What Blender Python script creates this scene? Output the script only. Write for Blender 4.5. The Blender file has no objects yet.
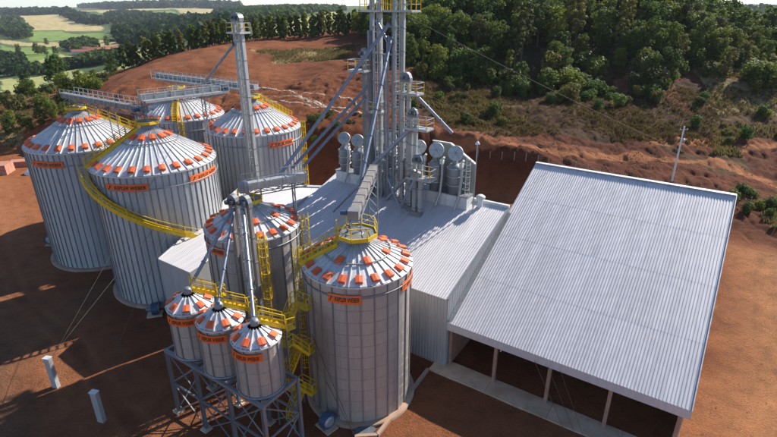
import bpy, bmesh, math, random
import numpy as np
from mathutils import Vector, Matrix
R = math.radians
scene = bpy.context.scene
COL = scene.collection
# ------------------------------------------------------------------ camera
cam_d = bpy.data.cameras.new('camera'); cam = bpy.data.objects.new('camera', cam_d); COL.objects.link(cam)
cam.location = (0, 0, 34.0); cam.rotation_euler = (R(90-23.0), 0, 0)
cam_d.sensor_width = 36; cam_d.lens = 500/777*36; cam_d.clip_start = .5; cam_d.clip_end = 40000
scene.camera = cam
# ------------------------------------------------------------------ daylight
SUN_AZ, SUN_EL = R(52.5), R(35.0)          # azimuth from +Y towards +X
world = bpy.data.worlds.new('World'); scene.world = world; world.use_nodes = True
nt = world.node_tree; nt.nodes.clear()
sky = nt.nodes.new('ShaderNodeTexSky'); sky.sky_type = 'NISHITA'; sky.sun_disc = False
sky.sun_elevation = SUN_EL; sky.sun_rotation = SUN_AZ; sky.altitude = 600; sky.air_density = .8; sky.dust_density = .35; sky.ozone_density = 1.8
bg = nt.nodes.new('ShaderNodeBackground'); bg.inputs[1].default_value = 0.10
wo = nt.nodes.new('ShaderNodeOutputWorld'); nt.links.new(sky.outputs[0], bg.inputs[0]); nt.links.new(bg.outputs[0], wo.inputs[0])
sun_d = bpy.data.lights.new('sun', 'SUN'); sun_d.energy = 4.7; sun_d.angle = R(.53); sun_d.color = (1, .93, .82)
sun = bpy.data.objects.new('sun', sun_d); COL.objects.link(sun)
sun.rotation_euler = Vector((math.sin(SUN_AZ)*math.cos(SUN_EL), math.cos(SUN_AZ)*math.cos(SUN_EL), math.sin(SUN_EL))).to_track_quat('Z', 'Y').to_euler()
vs = scene.view_settings; vs.view_transform = 'Standard'; vs.look = 'None'; vs.exposure = 0.92; vs.gamma = 1.0; vs.use_curve_mapping = False
scene.render.engine = 'CYCLES'
scene.cycles.use_denoising = True; scene.cycles.max_bounces = 6; scene.cycles.volume_bounces = 0
scene.cycles.transparent_max_bounces = 4; scene.cycles.sample_clamp_indirect = 6
random.seed(7)
# ------------------------------------------------------------------ site axes: U runs along the building fronts, W runs away from them
SA = R(-33.8); CU, SU = math.cos(SA), math.sin(SA)
def S(U, W, z=0.0): return Vector((U*CU - W*SU, U*SU + W*CU, z))
# ------------------------------------------------------------------ materials
def ramp(nt, fac, stops):
    r = nt.nodes.new('ShaderNodeValToRGB'); nt.links.new(fac, r.inputs[0])
    el = r.color_ramp.elements
    while len(el) < len(stops): el.new(.5)
    for e, (p, c) in zip(el, stops): e.position = p; e.color = (*c, 1) if len(c) == 3 else c
    return r.outputs[0]
def base_mat(name):
    m = bpy.data.materials.new(name); m.use_nodes = True
    return m, m.node_tree, m.node_tree.nodes['Principled BSDF']
def noise(nt, scale, detail=4, coord='Object', rough=.6, vec=None):
    n = nt.nodes.new('ShaderNodeTexNoise'); n.inputs['Scale'].default_value = scale; n.inputs['Detail'].default_value = detail; n.inputs['Roughness'].default_value = rough
    if vec is None:
        tc = nt.nodes.new('ShaderNodeTexCoord'); vec = tc.outputs[coord]
    nt.links.new(vec, n.inputs['Vector'])
    return n.outputs['Fac']
def mixc(nt, fac, a, b, mode='MIX'):
    m = nt.nodes.new('ShaderNodeMix'); m.data_type = 'RGBA'; m.blend_type = mode
    for sock, v in ((m.inputs['Factor'], fac), (m.inputs['A'], a), (m.inputs['B'], b)):
        if hasattr(v, 'is_linked'): nt.links.new(v, sock)
        elif isinstance(v, (int, float)): sock.default_value = v
        else: sock.default_value = (*v, 1)
    return m.outputs['Result']
def bump(nt, bsdf, h, strength=.3, dist=.05):
    b = nt.nodes.new('ShaderNodeBump'); b.inputs['Strength'].default_value = strength; b.inputs['Distance'].default_value = dist
    nt.links.new(h, b.inputs['Height']); nt.links.new(b.outputs[0], bsdf.inputs['Normal'])
def painted(name, col, rough=.5, metal=0.0, var=.25, scale=2.0, spec=.4, dirt=None):
    m, nt, b = base_mat(name)
    f = noise(nt, scale, 5)
    lo = tuple(c*(1-var) for c in col); hi = tuple(min(1, c*(1+var*.6)) for c in col)
    c = ramp(nt, f, [(.3, lo), (.7, hi)])
    info = nt.nodes.new('ShaderNodeObjectInfo')
    rr = ramp(nt, info.outputs['Random'], [(0, (1-var*.5,)*3), (1, (1, 1, 1))])
    c = mixc(nt, 1.0, c, rr, 'MULTIPLY')
    if dirt:
        f2 = noise(nt, .6, 6); k = ramp(nt, f2, [(.48, (0, 0, 0)), (.72, (dirt[1],)*3)]); c = mixc(nt, k, c, dirt[0])
    nt.links.new(c, b.inputs['Base Color'])
    b.inputs['Roughness'].default_value = rough; b.inputs['Metallic'].default_value = metal; b.inputs['Specular IOR Level'].default_value = spec
    return m
def galvanised(name, col, rough, metal, corr=0.0, var=.18, dirt=.25, stretch=(3, 3, .5)):
    """zinc sheet; corr = pitch in metres of horizontal corrugation (fine relief)"""
    m, nt, b = base_mat(name)
    tc = nt.nodes.new('ShaderNodeTexCoord')
    mp = nt.nodes.new('ShaderNodeMapping'); mp.inputs['Scale'].default_value = stretch
    inf = nt.nodes.new('ShaderNodeObjectInfo'); sc_ = nt.nodes.new('ShaderNodeVectorMath'); sc_.operation = 'SCALE'; sc_.inputs[0].default_value = (37, 53, 71); nt.links.new(inf.outputs['Random'], sc_.inputs['Scale'])
    ad = nt.nodes.new('ShaderNodeVectorMath'); nt.links.new(tc.outputs['Object'], ad.inputs[0]); nt.links.new(sc_.outputs[0], ad.inputs[1]); nt.links.new(ad.outputs[0], mp.inputs[0])
    f = noise(nt, 1.2, 5, vec=mp.outputs[0])
    lo = tuple(c*(1-var) for c in col); hi = tuple(min(1, c*(1+var*.5)) for c in col)
    c = ramp(nt, f, [(.3, lo), (.72, hi)])
    info = nt.nodes.new('ShaderNodeObjectInfo')
    rr = ramp(nt, info.outputs['Random'], [(0, (1-var*1.1,)*3), (.6, (.97,)*3), (1, (1, 1, 1))])
    c = mixc(nt, 1.0, c, rr, 'MULTIPLY')
    f2 = noise(nt, 2.3, 6, vec=mp.outputs[0]); k = ramp(nt, f2, [(.5, (0, 0, 0)), (.8, (dirt,)*3)])
    c = mixc(nt, k, c, (.30, .20, .14))
    nt.links.new(c, b.inputs['Base Color'])
    b.inputs['Metallic'].default_value = metal; b.inputs['Roughness'].default_value = rough; b.inputs['Specular IOR Level'].default_value = .5
    rgh = ramp(nt, f, [(.2, (rough*.8,)*3), (.8, (min(1, rough*1.25),)*3)]); nt.links.new(rgh, b.inputs['Roughness'])
    if corr:
        wv = nt.nodes.new('ShaderNodeTexWave'); wv.wave_type = 'BANDS'; wv.bands_direction = 'Z'; wv.wave_profile = 'SIN'
        wv.inputs['Scale'].default_value = math.pi/10/corr*2; wv.inputs['Distortion'].default_value = 0
        nt.links.new(tc.outputs['Object'], wv.inputs['Vector'])
        bump(nt, b, wv.outputs['Fac'], .55, .02)
    return m
M = {}
M['wall_warm'] = galvanised('galvanised_wall_warm', (.48, .435, .395), .40, .5, corr=.11, var=.10, dirt=.45)  # warm tint stands for light reflected off red soil, besides dirt streaks
M['wall'] = galvanised('galvanised_wall', (.49, .505, .52), .36, .6, corr=.11, var=.14)
M['roof'] = galvanised('galvanised_roof', (.68, .68, .69), .48, .30, dirt=.10)
M['sheet'] = galvanised('roof_sheet_metal', (.66, .64, .66), .50, .25, var=.09, dirt=.10, stretch=(3, .12, 1))
M['cladding'] = galvanised('wall_cladding', (.50, .51, .52), .5, .35, var=.08, dirt=.12)
M['stiff'] = galvanised('stiffener_metal', (.33, .34, .36), .5, .5)  # grey darkened for the shade at the ribs and the dark seams
M['steel'] = galvanised('structural_steel', (.25, .27, .29), .5, .4)
M['rusty'] = galvanised('weathered_casing', (.30, .28, .26), .55, .3, var=.3, dirt=.6)
M['trunk'] = galvanised('elevator_casing', (.46, .48, .49), .48, .45)
M['pipe'] = galvanised('spout_metal', (.26, .29, .35), .40, .5)
M['darkmetal'] = galvanised('dark_machinery', (.13, .15, .17), .5, .4)
M['hood'] = galvanised('dull_screen', (.33, .36, .34), .6, .2)
M['orange'] = painted('orange_paint', (.78, .15, .05), .55, var=.35, scale=1.5)
M['sign'] = painted('orange_sign', (.80, .15, .03), .45, var=.1)
M['black'] = painted('black_lettering', (.012, .012, .012), .5)
M['yellow'] = painted('yellow_paint', (.72, .48, .02), .45, var=.2)
M['white'] = painted('white_paint', (.66, .68, .68), .5, var=.15)
M['blue'] = painted('motor_blue', (.05, .10, .18), .4)
M['concrete'] = painted('concrete', (.62, .47, .34), .9, var=.3, scale=1.2, dirt=((.30, .15, .08), .7))
M['footing'] = painted('silo_footing_concrete', (.40, .28, .21), .9, var=.3, scale=1.2, dirt=((.30, .14, .07), .8))
M['post'] = painted('red_brown_post', (.42, .24, .17), .8, var=.25)
M['brick'] = painted('pink_block', (.46, .22, .15), .9, var=.25)
M['wood'] = painted('weathered_wood', (.34, .27, .21), .9, var=.3)
M['cable'] = painted('steel_cable', (.13, .10, .08), .8)
M['bark'] = painted('bark', (.16, .12, .085), .95, var=.4, scale=3)
M['glasslamp'] = painted('lamp_housing', (.6, .6, .6), .3)
def leaf_mat(name, c1, c2, c3):
    m, nt, b = base_mat(name)
    info = nt.nodes.new('ShaderNodeObjectInfo')
    f = noise(nt, .35, 3)
    col = ramp(nt, f, [(.25, c1), (.5, c2), (.78, c3)])
    r = ramp(nt, info.outputs['Random'], [(0, (.48, .6, .55)), (.3, (.85, .9, .75)), (.6, (1.35, 1.25, .8)), (.8, (1.1, .95, .75)), (1, (.75, 1.05, .95))])
    col = mixc(nt, 1.0, col, r, 'MULTIPLY')
    nt.links.new(col, b.inputs['Base Color']); b.inputs['Roughness'].default_value = .65; b.inputs['Specular IOR Level'].default_value = .25
    tr = nt.nodes.new('ShaderNodeBsdfTranslucent'); nt.links.new(col, tr.inputs['Color'])
    mx = nt.nodes.new('ShaderNodeMixShader'); mx.inputs[0].default_value = .48
    out = nt.nodes['Material Output']
    nt.links.new(b.outputs[0], mx.inputs[1]); nt.links.new(tr.outputs[0], mx.inputs[2]); nt.links.new(mx.outputs[0], out.inputs['Surface'])
    return m
M['leaf_dark'] = leaf_mat('leaf_dark', (.045, .075, .018), (.085, .125, .028), (.16, .19, .045))
M['leaf_mid'] = leaf_mat('leaf_mid', (.07, .11, .02), (.14, .18, .036), (.26, .27, .06))
M['leaf_dry'] = leaf_mat('leaf_olive', (.08, .085, .03), (.13, .13, .045), (.20, .18, .07))
M['grass_dry'] = leaf_mat('dry_grass_blades', (.11, .08, .035), (.17, .125, .055), (.25, .19, .085))
M['scrubleaf'] = leaf_mat('scrub_leaf', (.045, .034, .016), (.075, .056, .025), (.12, .09, .04))  # blades darkened too, holding the wood's shade in their colour
M['farwood'] = leaf_mat('distant_canopy', (.022, .045, .02), (.04, .07, .028), (.07, .10, .035))
# ------------------------------------------------------------------ mesh helpers
class MB:
    def __init__(s): s.v = []; s.f = []; s.sm = []
    def add(s, vs, fs, smooth=False):
        n = len(s.v); s.v += [tuple(v) for v in vs]; s.f += [tuple(i+n for i in f) for f in fs]; s.sm += [smooth]*len(fs)
    def box(s, c, d, rz=0.0):
        x, y, z = d[0]/2, d[1]/2, d[2]/2; cr, sr = math.cos(rz), math.sin(rz)
        vs = [(c[0]+a*x*cr-b*y*sr, c[1]+a*x*sr+b*y*cr, c[2]+e*z) for e in (-1, 1) for b in (-1, 1) for a in (-1, 1)]
        s.add(vs, [(0, 2, 3, 1), (4, 5, 7, 6), (0, 1, 5, 4), (2, 6, 7, 3), (0, 4, 6, 2), (1, 3, 7, 5)]); return s
    def bar(s, p, q, w, h=None, up=(0, 0, 1)):
        """square bar from p to q: w across, h along up"""
        h = w if h is None else h
        p = Vector(p); q = Vector(q); d = (q-p).normalized(); u = Vector(up)
        if abs(d.dot(u)) > .99: u = Vector((0, 1, 0))
        x = d.cross(u).normalized(); u = x.cross(d).normalized()
        vs = [e + x*a*w/2 + u*b*h/2 for e in (p, q) for a, b in ((-1, -1), (1, -1), (1, 1), (-1, 1))]
        s.add(vs, [(3, 2, 1, 0), (4, 5, 6, 7), (0, 1, 5, 4), (1, 2, 6, 5), (2, 3, 7, 6), (3, 0, 4, 7)]); return s
    def tube(s, p, q, r, n=8, r2=None, cap=True):
        r2 = r if r2 is None else r2
        p = Vector(p); q = Vector(q); d = (q-p).normalized(); u = Vector((0, 0, 1)) if abs(d.z) < .95 else Vector((1, 0, 0))
        x = d.cross(u).normalized(); y = x.cross(d)
        vs = [e + (x*math.cos(2*math.pi*i/n)+y*math.sin(2*math.pi*i/n))*rr for e, rr in ((p, r), (q, r2)) for i in range(n)]
        s.add(vs, [(i, (i+1) % n, n+(i+1) % n, n+i) for i in range(n)], True)
        if cap: s.add(vs, [tuple(range(n))[::-1], tuple(range(n, 2*n))])
        return s
    def path(s, pts, r, n=6):
        for a, b in zip(pts[:-1], pts[1:]): s.tube(a, b, r, n)
        return s
    def lathe(s, prof, n=32, c=(0, 0, 0), a0=0.0, a1=2*math.pi, smooth=True, close=False):
        full = abs(a1-a0-2*math.pi) < 1e-6; k = n if full else n+1
        vs = [(c[0]+r*math.cos(a0+(a1-a0)*i/n), c[1]+r*math.sin(a0+(a1-a0)*i/n), c[2]+z) for r, z in prof for i in range(k)]
        P_ = list(range(len(prof)-1)); fs = []
        for j in P_:
            for i in range(n):
                i2 = (i+1) % k
                fs.append((j*k+i, j*k+i2, (j+1)*k+i2, (j+1)*k+i))
        if close:
            j = len(prof)-1
            for i in range(n):
                i2 = (i+1) % k; fs.append((j*k+i, j*k+i2, i2, i))
            if not full:
                fs.append(tuple(j*k for j in range(len(prof)))); fs.append(tuple(j*k+n for j in range(len(prof)))[::-1])
        s.add(vs, fs, smooth); return s
    def prism(s, poly, z0, z1):
        """poly: list of (x, y, [ztop]) ; vertical prism"""
        n = len(poly)
        vs = [(p[0], p[1], z0) for p in poly] + [(p[0], p[1], p[2] if len(p) > 2 else z1) for p in poly]
        s.add(vs, [tuple(range(n))[::-1], tuple(range(n, 2*n))] + [(i, (i+1) % n, n+(i+1) % n, n+i) for i in range(n)]); return s
    def mesh(s, name, mat, off=(0, 0, 0)):
        me = bpy.data.meshes.new(name)
        vs = np.array(s.v, float) - np.array(off, float)
        me.from_pydata(vs.tolist(), [], s.f); me.update()
        me.polygons.foreach_set('use_smooth', s.sm)
        if mat: me.materials.append(M[mat])
        return me
def link(name, me, parent=None, loc=(0, 0, 0), rz=0.0):
    o = bpy.data.objects.new(name, me); COL.objects.link(o); o.parent = parent; o.location = loc; o.rotation_euler = (0, 0, rz); return o
def tag(o, label=None, cat=None, group=None, kind=None):
    if label: o['label'] = label
    if cat: o['category'] = cat
    if group: o['group'] = group
    if kind: o['kind'] = kind
    return o
ORG = {}
def thing(name, label, cat, o, group=None, rz=0.0):
    e = bpy.data.objects.new(name, None); COL.objects.link(e); e.empty_display_size = .5
    e.location = S(*o); e.rotation_euler = (0, 0, SA+rz); ORG[e.name] = tuple(o)
    return tag(e, label, cat, group)
def part(name, mb, mat, root, parent=None):
    """mb in site coordinates (U, W, z); child of root, or of parent (a part of root)"""
    o = link(name, mb.mesh(name, mat, ORG[root.name]), parent or root)
    if name in ('rail_post', 'flange', 'band', 'treads'): o['kind'] = 'stuff'      # pieces of a pixel or two
    return o
def solo(name, mb, mat, o, label, cat, group=None, kind=None):
    """a thing that is one mesh, built in site coordinates about o"""
    ob = link(name, mb.mesh(name, mat, o)); ob.location = S(*o); ob.rotation_euler = (0, 0, SA)
    return tag(ob, label, cat, group, kind)
def rails(mb_post, pts, h=1.1, t=.06, every=1.5, mid=True, rail_mb=None):
    rail_mb = rail_mb or mb_post
    for p, q in zip(pts[:-1], pts[1:]):
        p = Vector(p); q = Vector(q); L = (q-p).length; n = max(1, round(L/every))
        for i in range(n+1):
            c = p.lerp(q, i/n); mb_post.bar(c, c+Vector((0, 0, h)), t)
        up = Vector((0, 0, h)); rail_mb.bar(p+up, q+up, t)
        if mid: rail_mb.bar(p+up*.52, q+up*.52, t*.8)
HAZE_DENSITY = 0.00005
# ------------------------------------------------------------------ terrain (estimated spot heights, most from image pixels at assumed distances, metres)
CP=[(10.4,100,10.6),(20.8,90,7.6),(26.7,91,6.8),(34.5,98,7.8),(44.7,93,5.8),(58.9,98,6.3),(66.4,93,4.3),(73.7,90,3.1),(87.7,90,2.7),(101.2,85,3.5),(14.4,118,12),(39,114,11.2),(65,111,10.3),(86.2,110,9.1),(109.3,110,8.7),(11.2,140,17.6),(29.9,138,15.8),(55.4,134,14.3),(80.2,132,15.6),(103.8,138,17.3),(132.8,140,18.2),(15.5,200,28.6),(48.5,200,33.4),(77.9,200,34.1),(107.9,200,31.4),(135.4,205,24.2),(157.6,215,21.4),(202.5,220,25),(16.3,280,29.8),(84.9,270,36.9),(168.2,290,26.2),(218.8,300,20.1),(349.6,600,11.5),(578.7,800,12.4),(353.9,900,12.8),(1529.8,2500,18.1),(2866.6,4000,15.4),(1170.4,3000,20.1),(-47.3,180,21.2),(-31,185,21.2),(-13.1,180,21.8),(0.5,175,23.1),(-24,140,16.8),(-11.3,118,14.4),(0.3,112,12.7),(-30.5,132,15.3),(-28.2,110,12.7),(-11.6,98,11),(0.3,96,9.9),(-37.1,340,22.5),(-61,330,19.3),(7.7,360,25.5),(-66,520,25.4),(-196.6,1200,18.2),(31.8,1500,24.5),(-384.1,1500,19.4),(-54.8,195,21.5),(-61.2,175,19.7),(-66.4,158,17.3),(-72.4,138,14.2),(-78.7,128,9.2),(-84.6,120,5.9),(-87.2,116,4.4),(-95.8,108,2.4),(-72.7,260,19.7),(-106.8,270,14.3),(-134.3,260,6.5),(-160.1,250,-0.9),(-117.5,160,3),(-134.4,175,3.5),(-112.6,165,3.3),(-151.9,170,1),(-280.5,400,-24.9),(-212.3,380,-12.6),(-319.5,380,-24.8),(-452.3,640,-29),(-438.7,800,-27.2),(-275,700,-4.5),(-207.5,700,7.8),(-772.5,1250,-30.4),(-1163.9,1900,-23.8),(-772.4,1600,-20.3),(-2449,3500,-0.2),(-1943.3,3200,2.8),(-1407.8,3200,19.1),(-1086.3,3500,29.6),(-1060.8,1200,-36.3),(-3031.3,3500,-0.2),(-6444.2,9000,10.5),(-4783.4,9000,19.7),(-2626.8,9000,28.9),(190.6,9000,25.8),(3506.7,9000,19.7),(6443.3,9000,13.6),(-8933.6,9000,7.5),(9315.2,9000,7.5),(0,20,0),(0,60,0),(-40,60,0),(40,60,0),(-80,80,0),(-60,30,0),(60,30,0),(-40,95,0.5),(60,62,1),(-85,115,0),(90,40,2),(-110,90,-1),(-130,40,-3),(130,20,4),(0,-60,-2),(-80,-60,-4),(90,-60,1),(-300,0,-20),(300,0,25),(0,-400,-10),(-2500,-500,-20),(2500,-500,10),(0,-3000,-20),(-9000,-2000,0),(9000,-2000,0),(0,-9000,0)]
CPA = np.array(CP, float)
def _q(X, Y):
    r = np.sqrt(X*X + Y*Y) + 6.0
    az = np.arctan2(X, Y)
    return np.stack([2.2*np.sin(az), 2.2*np.cos(az), 1.1*np.log(r)], -1)
def _solve():
    Q = _q(CPA[:, 0], CPA[:, 1]); n = len(Q)
    D = np.linalg.norm(Q[:, None] - Q[None], axis=2)
    A = np.zeros((n+4, n+4)); A[:n, :n] = -D - 0.0*np.eye(n)
    A[:n, n] = 1; A[:n, n+1:] = Q; A[n, :n] = 1; A[n+1:, :n] = Q.T
    A[n+1:, n+1:] -= 1e-6*np.eye(3)
    b = np.zeros(n+4); b[:n] = CPA[:, 2]
    return Q, np.linalg.solve(A, b)
TQ, TC = _solve()
def natural(X, Y):
    q = _q(X, Y); out = np.empty(len(X)); n = len(TQ)
    for i in range(0, len(X), 20000):
        s = slice(i, i+20000)
        D = np.linalg.norm(q[s][:, None] - TQ[None], axis=2)
        out[s] = -D @ TC[:n] + TC[n] + q[s] @ TC[n+1:]
    return out
_rs = np.random.RandomState(5)
_LAT = _rs.rand(256, 256)
def vnoise(X, Y, s, seed=0):
    x = X/s + seed*17.3; y = Y/s + seed*9.1
    xi = np.floor(x).astype(int); yi = np.floor(y).astype(int)
    fx = x-xi; fy = y-yi; fx = fx*fx*(3-2*fx); fy = fy*fy*(3-2*fy)
    g = lambda a, b: _LAT[a % 256, b % 256]
    return (g(xi, yi)*(1-fx)+g(xi+1, yi)*fx)*(1-fy)+(g(xi, yi+1)*(1-fx)+g(xi+1, yi+1)*fx)*fy - .5
PAD = np.array([(98,39),(54,69),(11,97.3),(-12,92),(-35,101),(-60,113),(-92,122),(-112,112),(-126,92),(-150,0),(-150,-120),(160,-120),(160,10)], float)
def pad_dist(X, Y):
    """distance outside the levelled yard (0 inside)"""
    n = len(PAD); d = np.full(len(X), 1e9); ins = np.zeros(len(X), bool)
    for i in range(n):
        a = PAD[i]; b = PAD[(i+1) % n]; e = b-a
        t = np.clip(((X-a[0])*e[0]+(Y-a[1])*e[1])/(e@e), 0, 1)
        d = np.minimum(d, np.hypot(X-a[0]-t*e[0], Y-a[1]-t*e[1]))
        c = ((a[1] > Y) != (b[1] > Y)) & (X < (b[0]-a[0])*(Y-a[1])/(b[1]-a[1]+1e-12)+a[0])
        ins ^= c
    return np.where(ins, 0, d)
def height(X, Y):
    X = np.atleast_1d(np.asarray(X, float)); Y = np.atleast_1d(np.asarray(Y, float))
    r = np.hypot(X, Y); d = pad_dist(X, Y)
    N = natural(X, Y)
    k = np.clip(d/8.0, 0, 1); k = k*k*(3-2*k)
    h = N*k
    h += k*(vnoise(X, Y, 23)*1.3 + vnoise(X, Y, 7, 1)*.7 + vnoise(X, Y, 2.6, 2)*.5)*np.clip(1.5-r/500, .2, 1)
    near = k*np.clip((260-r)/60, 0, 1)*np.clip((150-Y)/20, 0, 1)
    for sc, am, sd in ((11, .7, 7), (4.2, .75, 8), (1.9, .6, 9), (.85, .32, 10)):
        h -= near*np.clip(1-np.abs(vnoise(X, Y, sc, sd)*2)-.45, 0, 1)*am
    h += k*vnoise(X, Y, 260, 3)*np.clip((r-350)/900, 0, 1)*16
    h += np.clip(d/14, 0, 1)*np.clip((230-r)/50, 0, 1)*np.clip((30-X)/30, 0, 1)*np.clip((X+100)/30, 0, 1)*(np.clip(vnoise(X, Y, 16, 17), 0, 1)*4.5-np.clip(-vnoise(X, Y, 26, 18), 0, 1)*3)*np.clip((185-Y)/25, 0, 1)
    h += (1-k)*(vnoise(X, Y, 3.1, 4)*.10+vnoise(X, Y, .9, 5)*.05)
    return h
# land cover, plan outlines in metres, cast from image pixels onto the terrain
FIELDS = {
 'tan': [[(-1967.5,2820.7),(-1638.7,2694.5),(-1154.7,1978.0),(-837.7,1579.9),(-814.7,1506.7),(-987.9,1471.3),(-1347.5,1974.5)],[(-2018.1,3541.2),(-1749.6,3670.4),(-1136.7,3455.8),(-1062.7,3227.5),(-1361.8,2850.7),(-1432.8,2684.6)],[(-1205.2,3060.2),(-855.2,3020.5),(-466.5,1676.7),(-989.0,2564.0)],[(-857.4,1169.7),(-732.5,1080.6),(-610.2,1031.7),(-427.2,842.1),(-383.0,752.7),(-455.5,818.9),(-491.6,787.9),(-674.6,992.9),(-807.0,1098.5)]],
 'green': [[(-953.8,1418.5),(-906.0,1471.5),(-588.4,1146.1),(-468.4,908.4),(-639.4,1064.1),(-758.0,1119.8)],[(-780.4,1060.7),(-577.8,874.2),(-455.9,729.1),(-409.4,642.0),(-422.4,614.4),(-533.5,719.8)],[(-1355.3,2814.4),(-1057.5,2681.4),(-872.3,2205.5),(-996.9,2162.1)]],
 'pale': [[(-407.1,585.8),(-434.0,693.0),(-342.0,599.2),(-305.0,536.3),(-330.1,521.6),(-364.1,530.8)],[(-351.4,465.3),(-294.7,487.5),(-114.3,238.0),(-95.8,193.8),(-135.8,226.8),(-273.4,414.9),(-152.7,199.4)],[(-94.9,400.1),(-93.1,483.0),(-161.5,1802.2),(-37.2,430.8),(-42.8,334.2),(-45.9,248.2)],[(-339.4,664.9),(-256.0,565.0),(-203.8,447.5),(-261.1,512.3)]],
 'red': [[(-451.3,757.4),(-391.3,726.7),(-313.8,586.0),(-360.1,621.0)],[(-644.0,1732.5),(-521.2,1621.6),(-381.1,1181.4),(-463.9,1288.4)],[(-426.3,2190.4),(-283.8,1839.8),(-186.8,1140.3),(-327.1,1709.7)],[(59.5,137.0),(68.7,141.7),(74.3,137.3),(72.3,124.1),(70.0,116.3),(67.2,125.9),(60.5,128.8),(54.2,120.2)],[(8.8,105.5),(27.0,101.0),(43.0,99.4),(40.7,92.9),(16.7,99.7),(8.7,102.4)]],
 'dry': [[(59.1,105.5),(88.3,113.1),(114.8,111.8),(107.4,102.6),(81.8,102.8),(68.4,100.4),(61.8,99.8)],[(2.8,126.2),(32.5,125.8),(35.1,112.0),(17.8,109.2),(4.8,111.2)],[(61.4,82.3),(70.1,84.6),(90.5,82.7),(81.5,72.9),(62.9,74.3),(58.7,77.1)]],
 'scrub': [[(8.6,141.3),(30.5,141.3),(56.1,135.9),(81.0,133.6),(105.6,140.6),(136.1,137.7),(113.3,109.8),(87.2,111.5),(65.1,106.6),(48.5,102.8),(36.0,103.5),(18.0,110.2),(7.0,110.8)]],
 'road': [[(7.7,104.4),(22.5,99.2),(34.0,96.9),(52.7,98.1),(67.3,98.4),(75.0,91.9),(73.8,90.0),(65.8,95.6),(51.5,95.2),(33.4,94.4),(22.3,97.7),(7.6,103.3)],[(53.0,103.7),(83.4,105.3),(107.4,102.6),(105.5,100.3),(81.8,102.8),(54.1,101.4)]],
 'straw': [[(-48.0,182.6),(-9.8,181.2),(-11.6,158.0),(-25.4,149.2),(-38.7,150.5)],[(-271.6,356.3),(-120.7,178.3),(-91.9,137.1),(-91.3,125.7),(-97.3,122.0)],[(88.1,139.2),(113.7,152.8),(148.5,151.6),(114.8,111.8),(88.3,113.1),(78.8,111.3),(80.3,124.5)]],
}
WOODS = [[(-1567.6,2170.1),(-1484.3,2166.3),(-937.4,1392.9),(-778.1,1144.0),(-918.6,1255.0)],[(-2393.7,3330.6),(-2171.6,3578.6),(-1283.2,2277.2),(-898.6,1717.9),(-853.1,1604.5),(-1154.7,1978.0),(-1638.7,2694.5),(-1901.8,2640.3)],[(-1387.2,2794.7),(-1136.7,2521.5),(-605.4,1560.4),(-277.9,1005.0),(-120.4,431.4),(-249.6,634.5),(-383.0,752.7),(-842.5,1650.6),(-1294.3,2464.3)],[(-499.7,806.3),(-540.8,921.7),(-488.4,883.6),(-431.9,778.0),(-427.2,715.7)],[(-519.2,699.9),(-470.2,671.4),(-398.5,574.6),(-345.3,490.5),(-363.1,481.4)],[(-359.2,511.1),(-337.1,533.1),(-333.1,583.2),(-289.0,587.2),(-230.7,466.1),(-283.4,493.6),(-317.0,469.4)],[(-824.1,3008.4),(-152.9,1905.6),(-143.3,1783.0),(-170.0,1036.1),(-144.7,751.2),(-212.1,852.6),(-287.9,1042.0)],[(1257.3,2260.7),(2136.1,2980.6),(594.1,820.1),(598.6,969.7),(669.6,1199.7)],[(-3074.7,5405.8),(-981.6,3587.0),(-914.8,3340.6),(-1531.0,3210.3)],[(-730.6,2276.1),(-224.4,1171.4),(-160.1,831.8),(-277.9,1005.0),(-430.3,1335.9)]]
BERMS = [[(-35.9,132.7),(-28.8,129.9),(-21.7,125.1),(-13.8,120.1),(-9.4,118.1),(-5.5,113.8)],[(-35.5,127.1),(-27.1,121.6),(-19.3,117.3),(-14.9,113.4),(-8.2,112.7)],[(-32.2,119.4),(-24.8,115.9),(-17.2,113.4),(-10.7,110.5),(-5.0,111.0)],[(-21.7,119.1),(-16.1,116.1),(-13.0,112.3)]]
FENCE = [(18.2,98.6),(20.4,97.4),(22.5,96.1),(24.7,95.0),(26.7,94.0),(28.8,93.0),(30.5,92.0),(34.9,89.8),(38.9,88.0),(43.2,87.1),(47.4,86.0),(56.1,85.0),(61.2,82.9),(66.5,81.7)]

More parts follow.
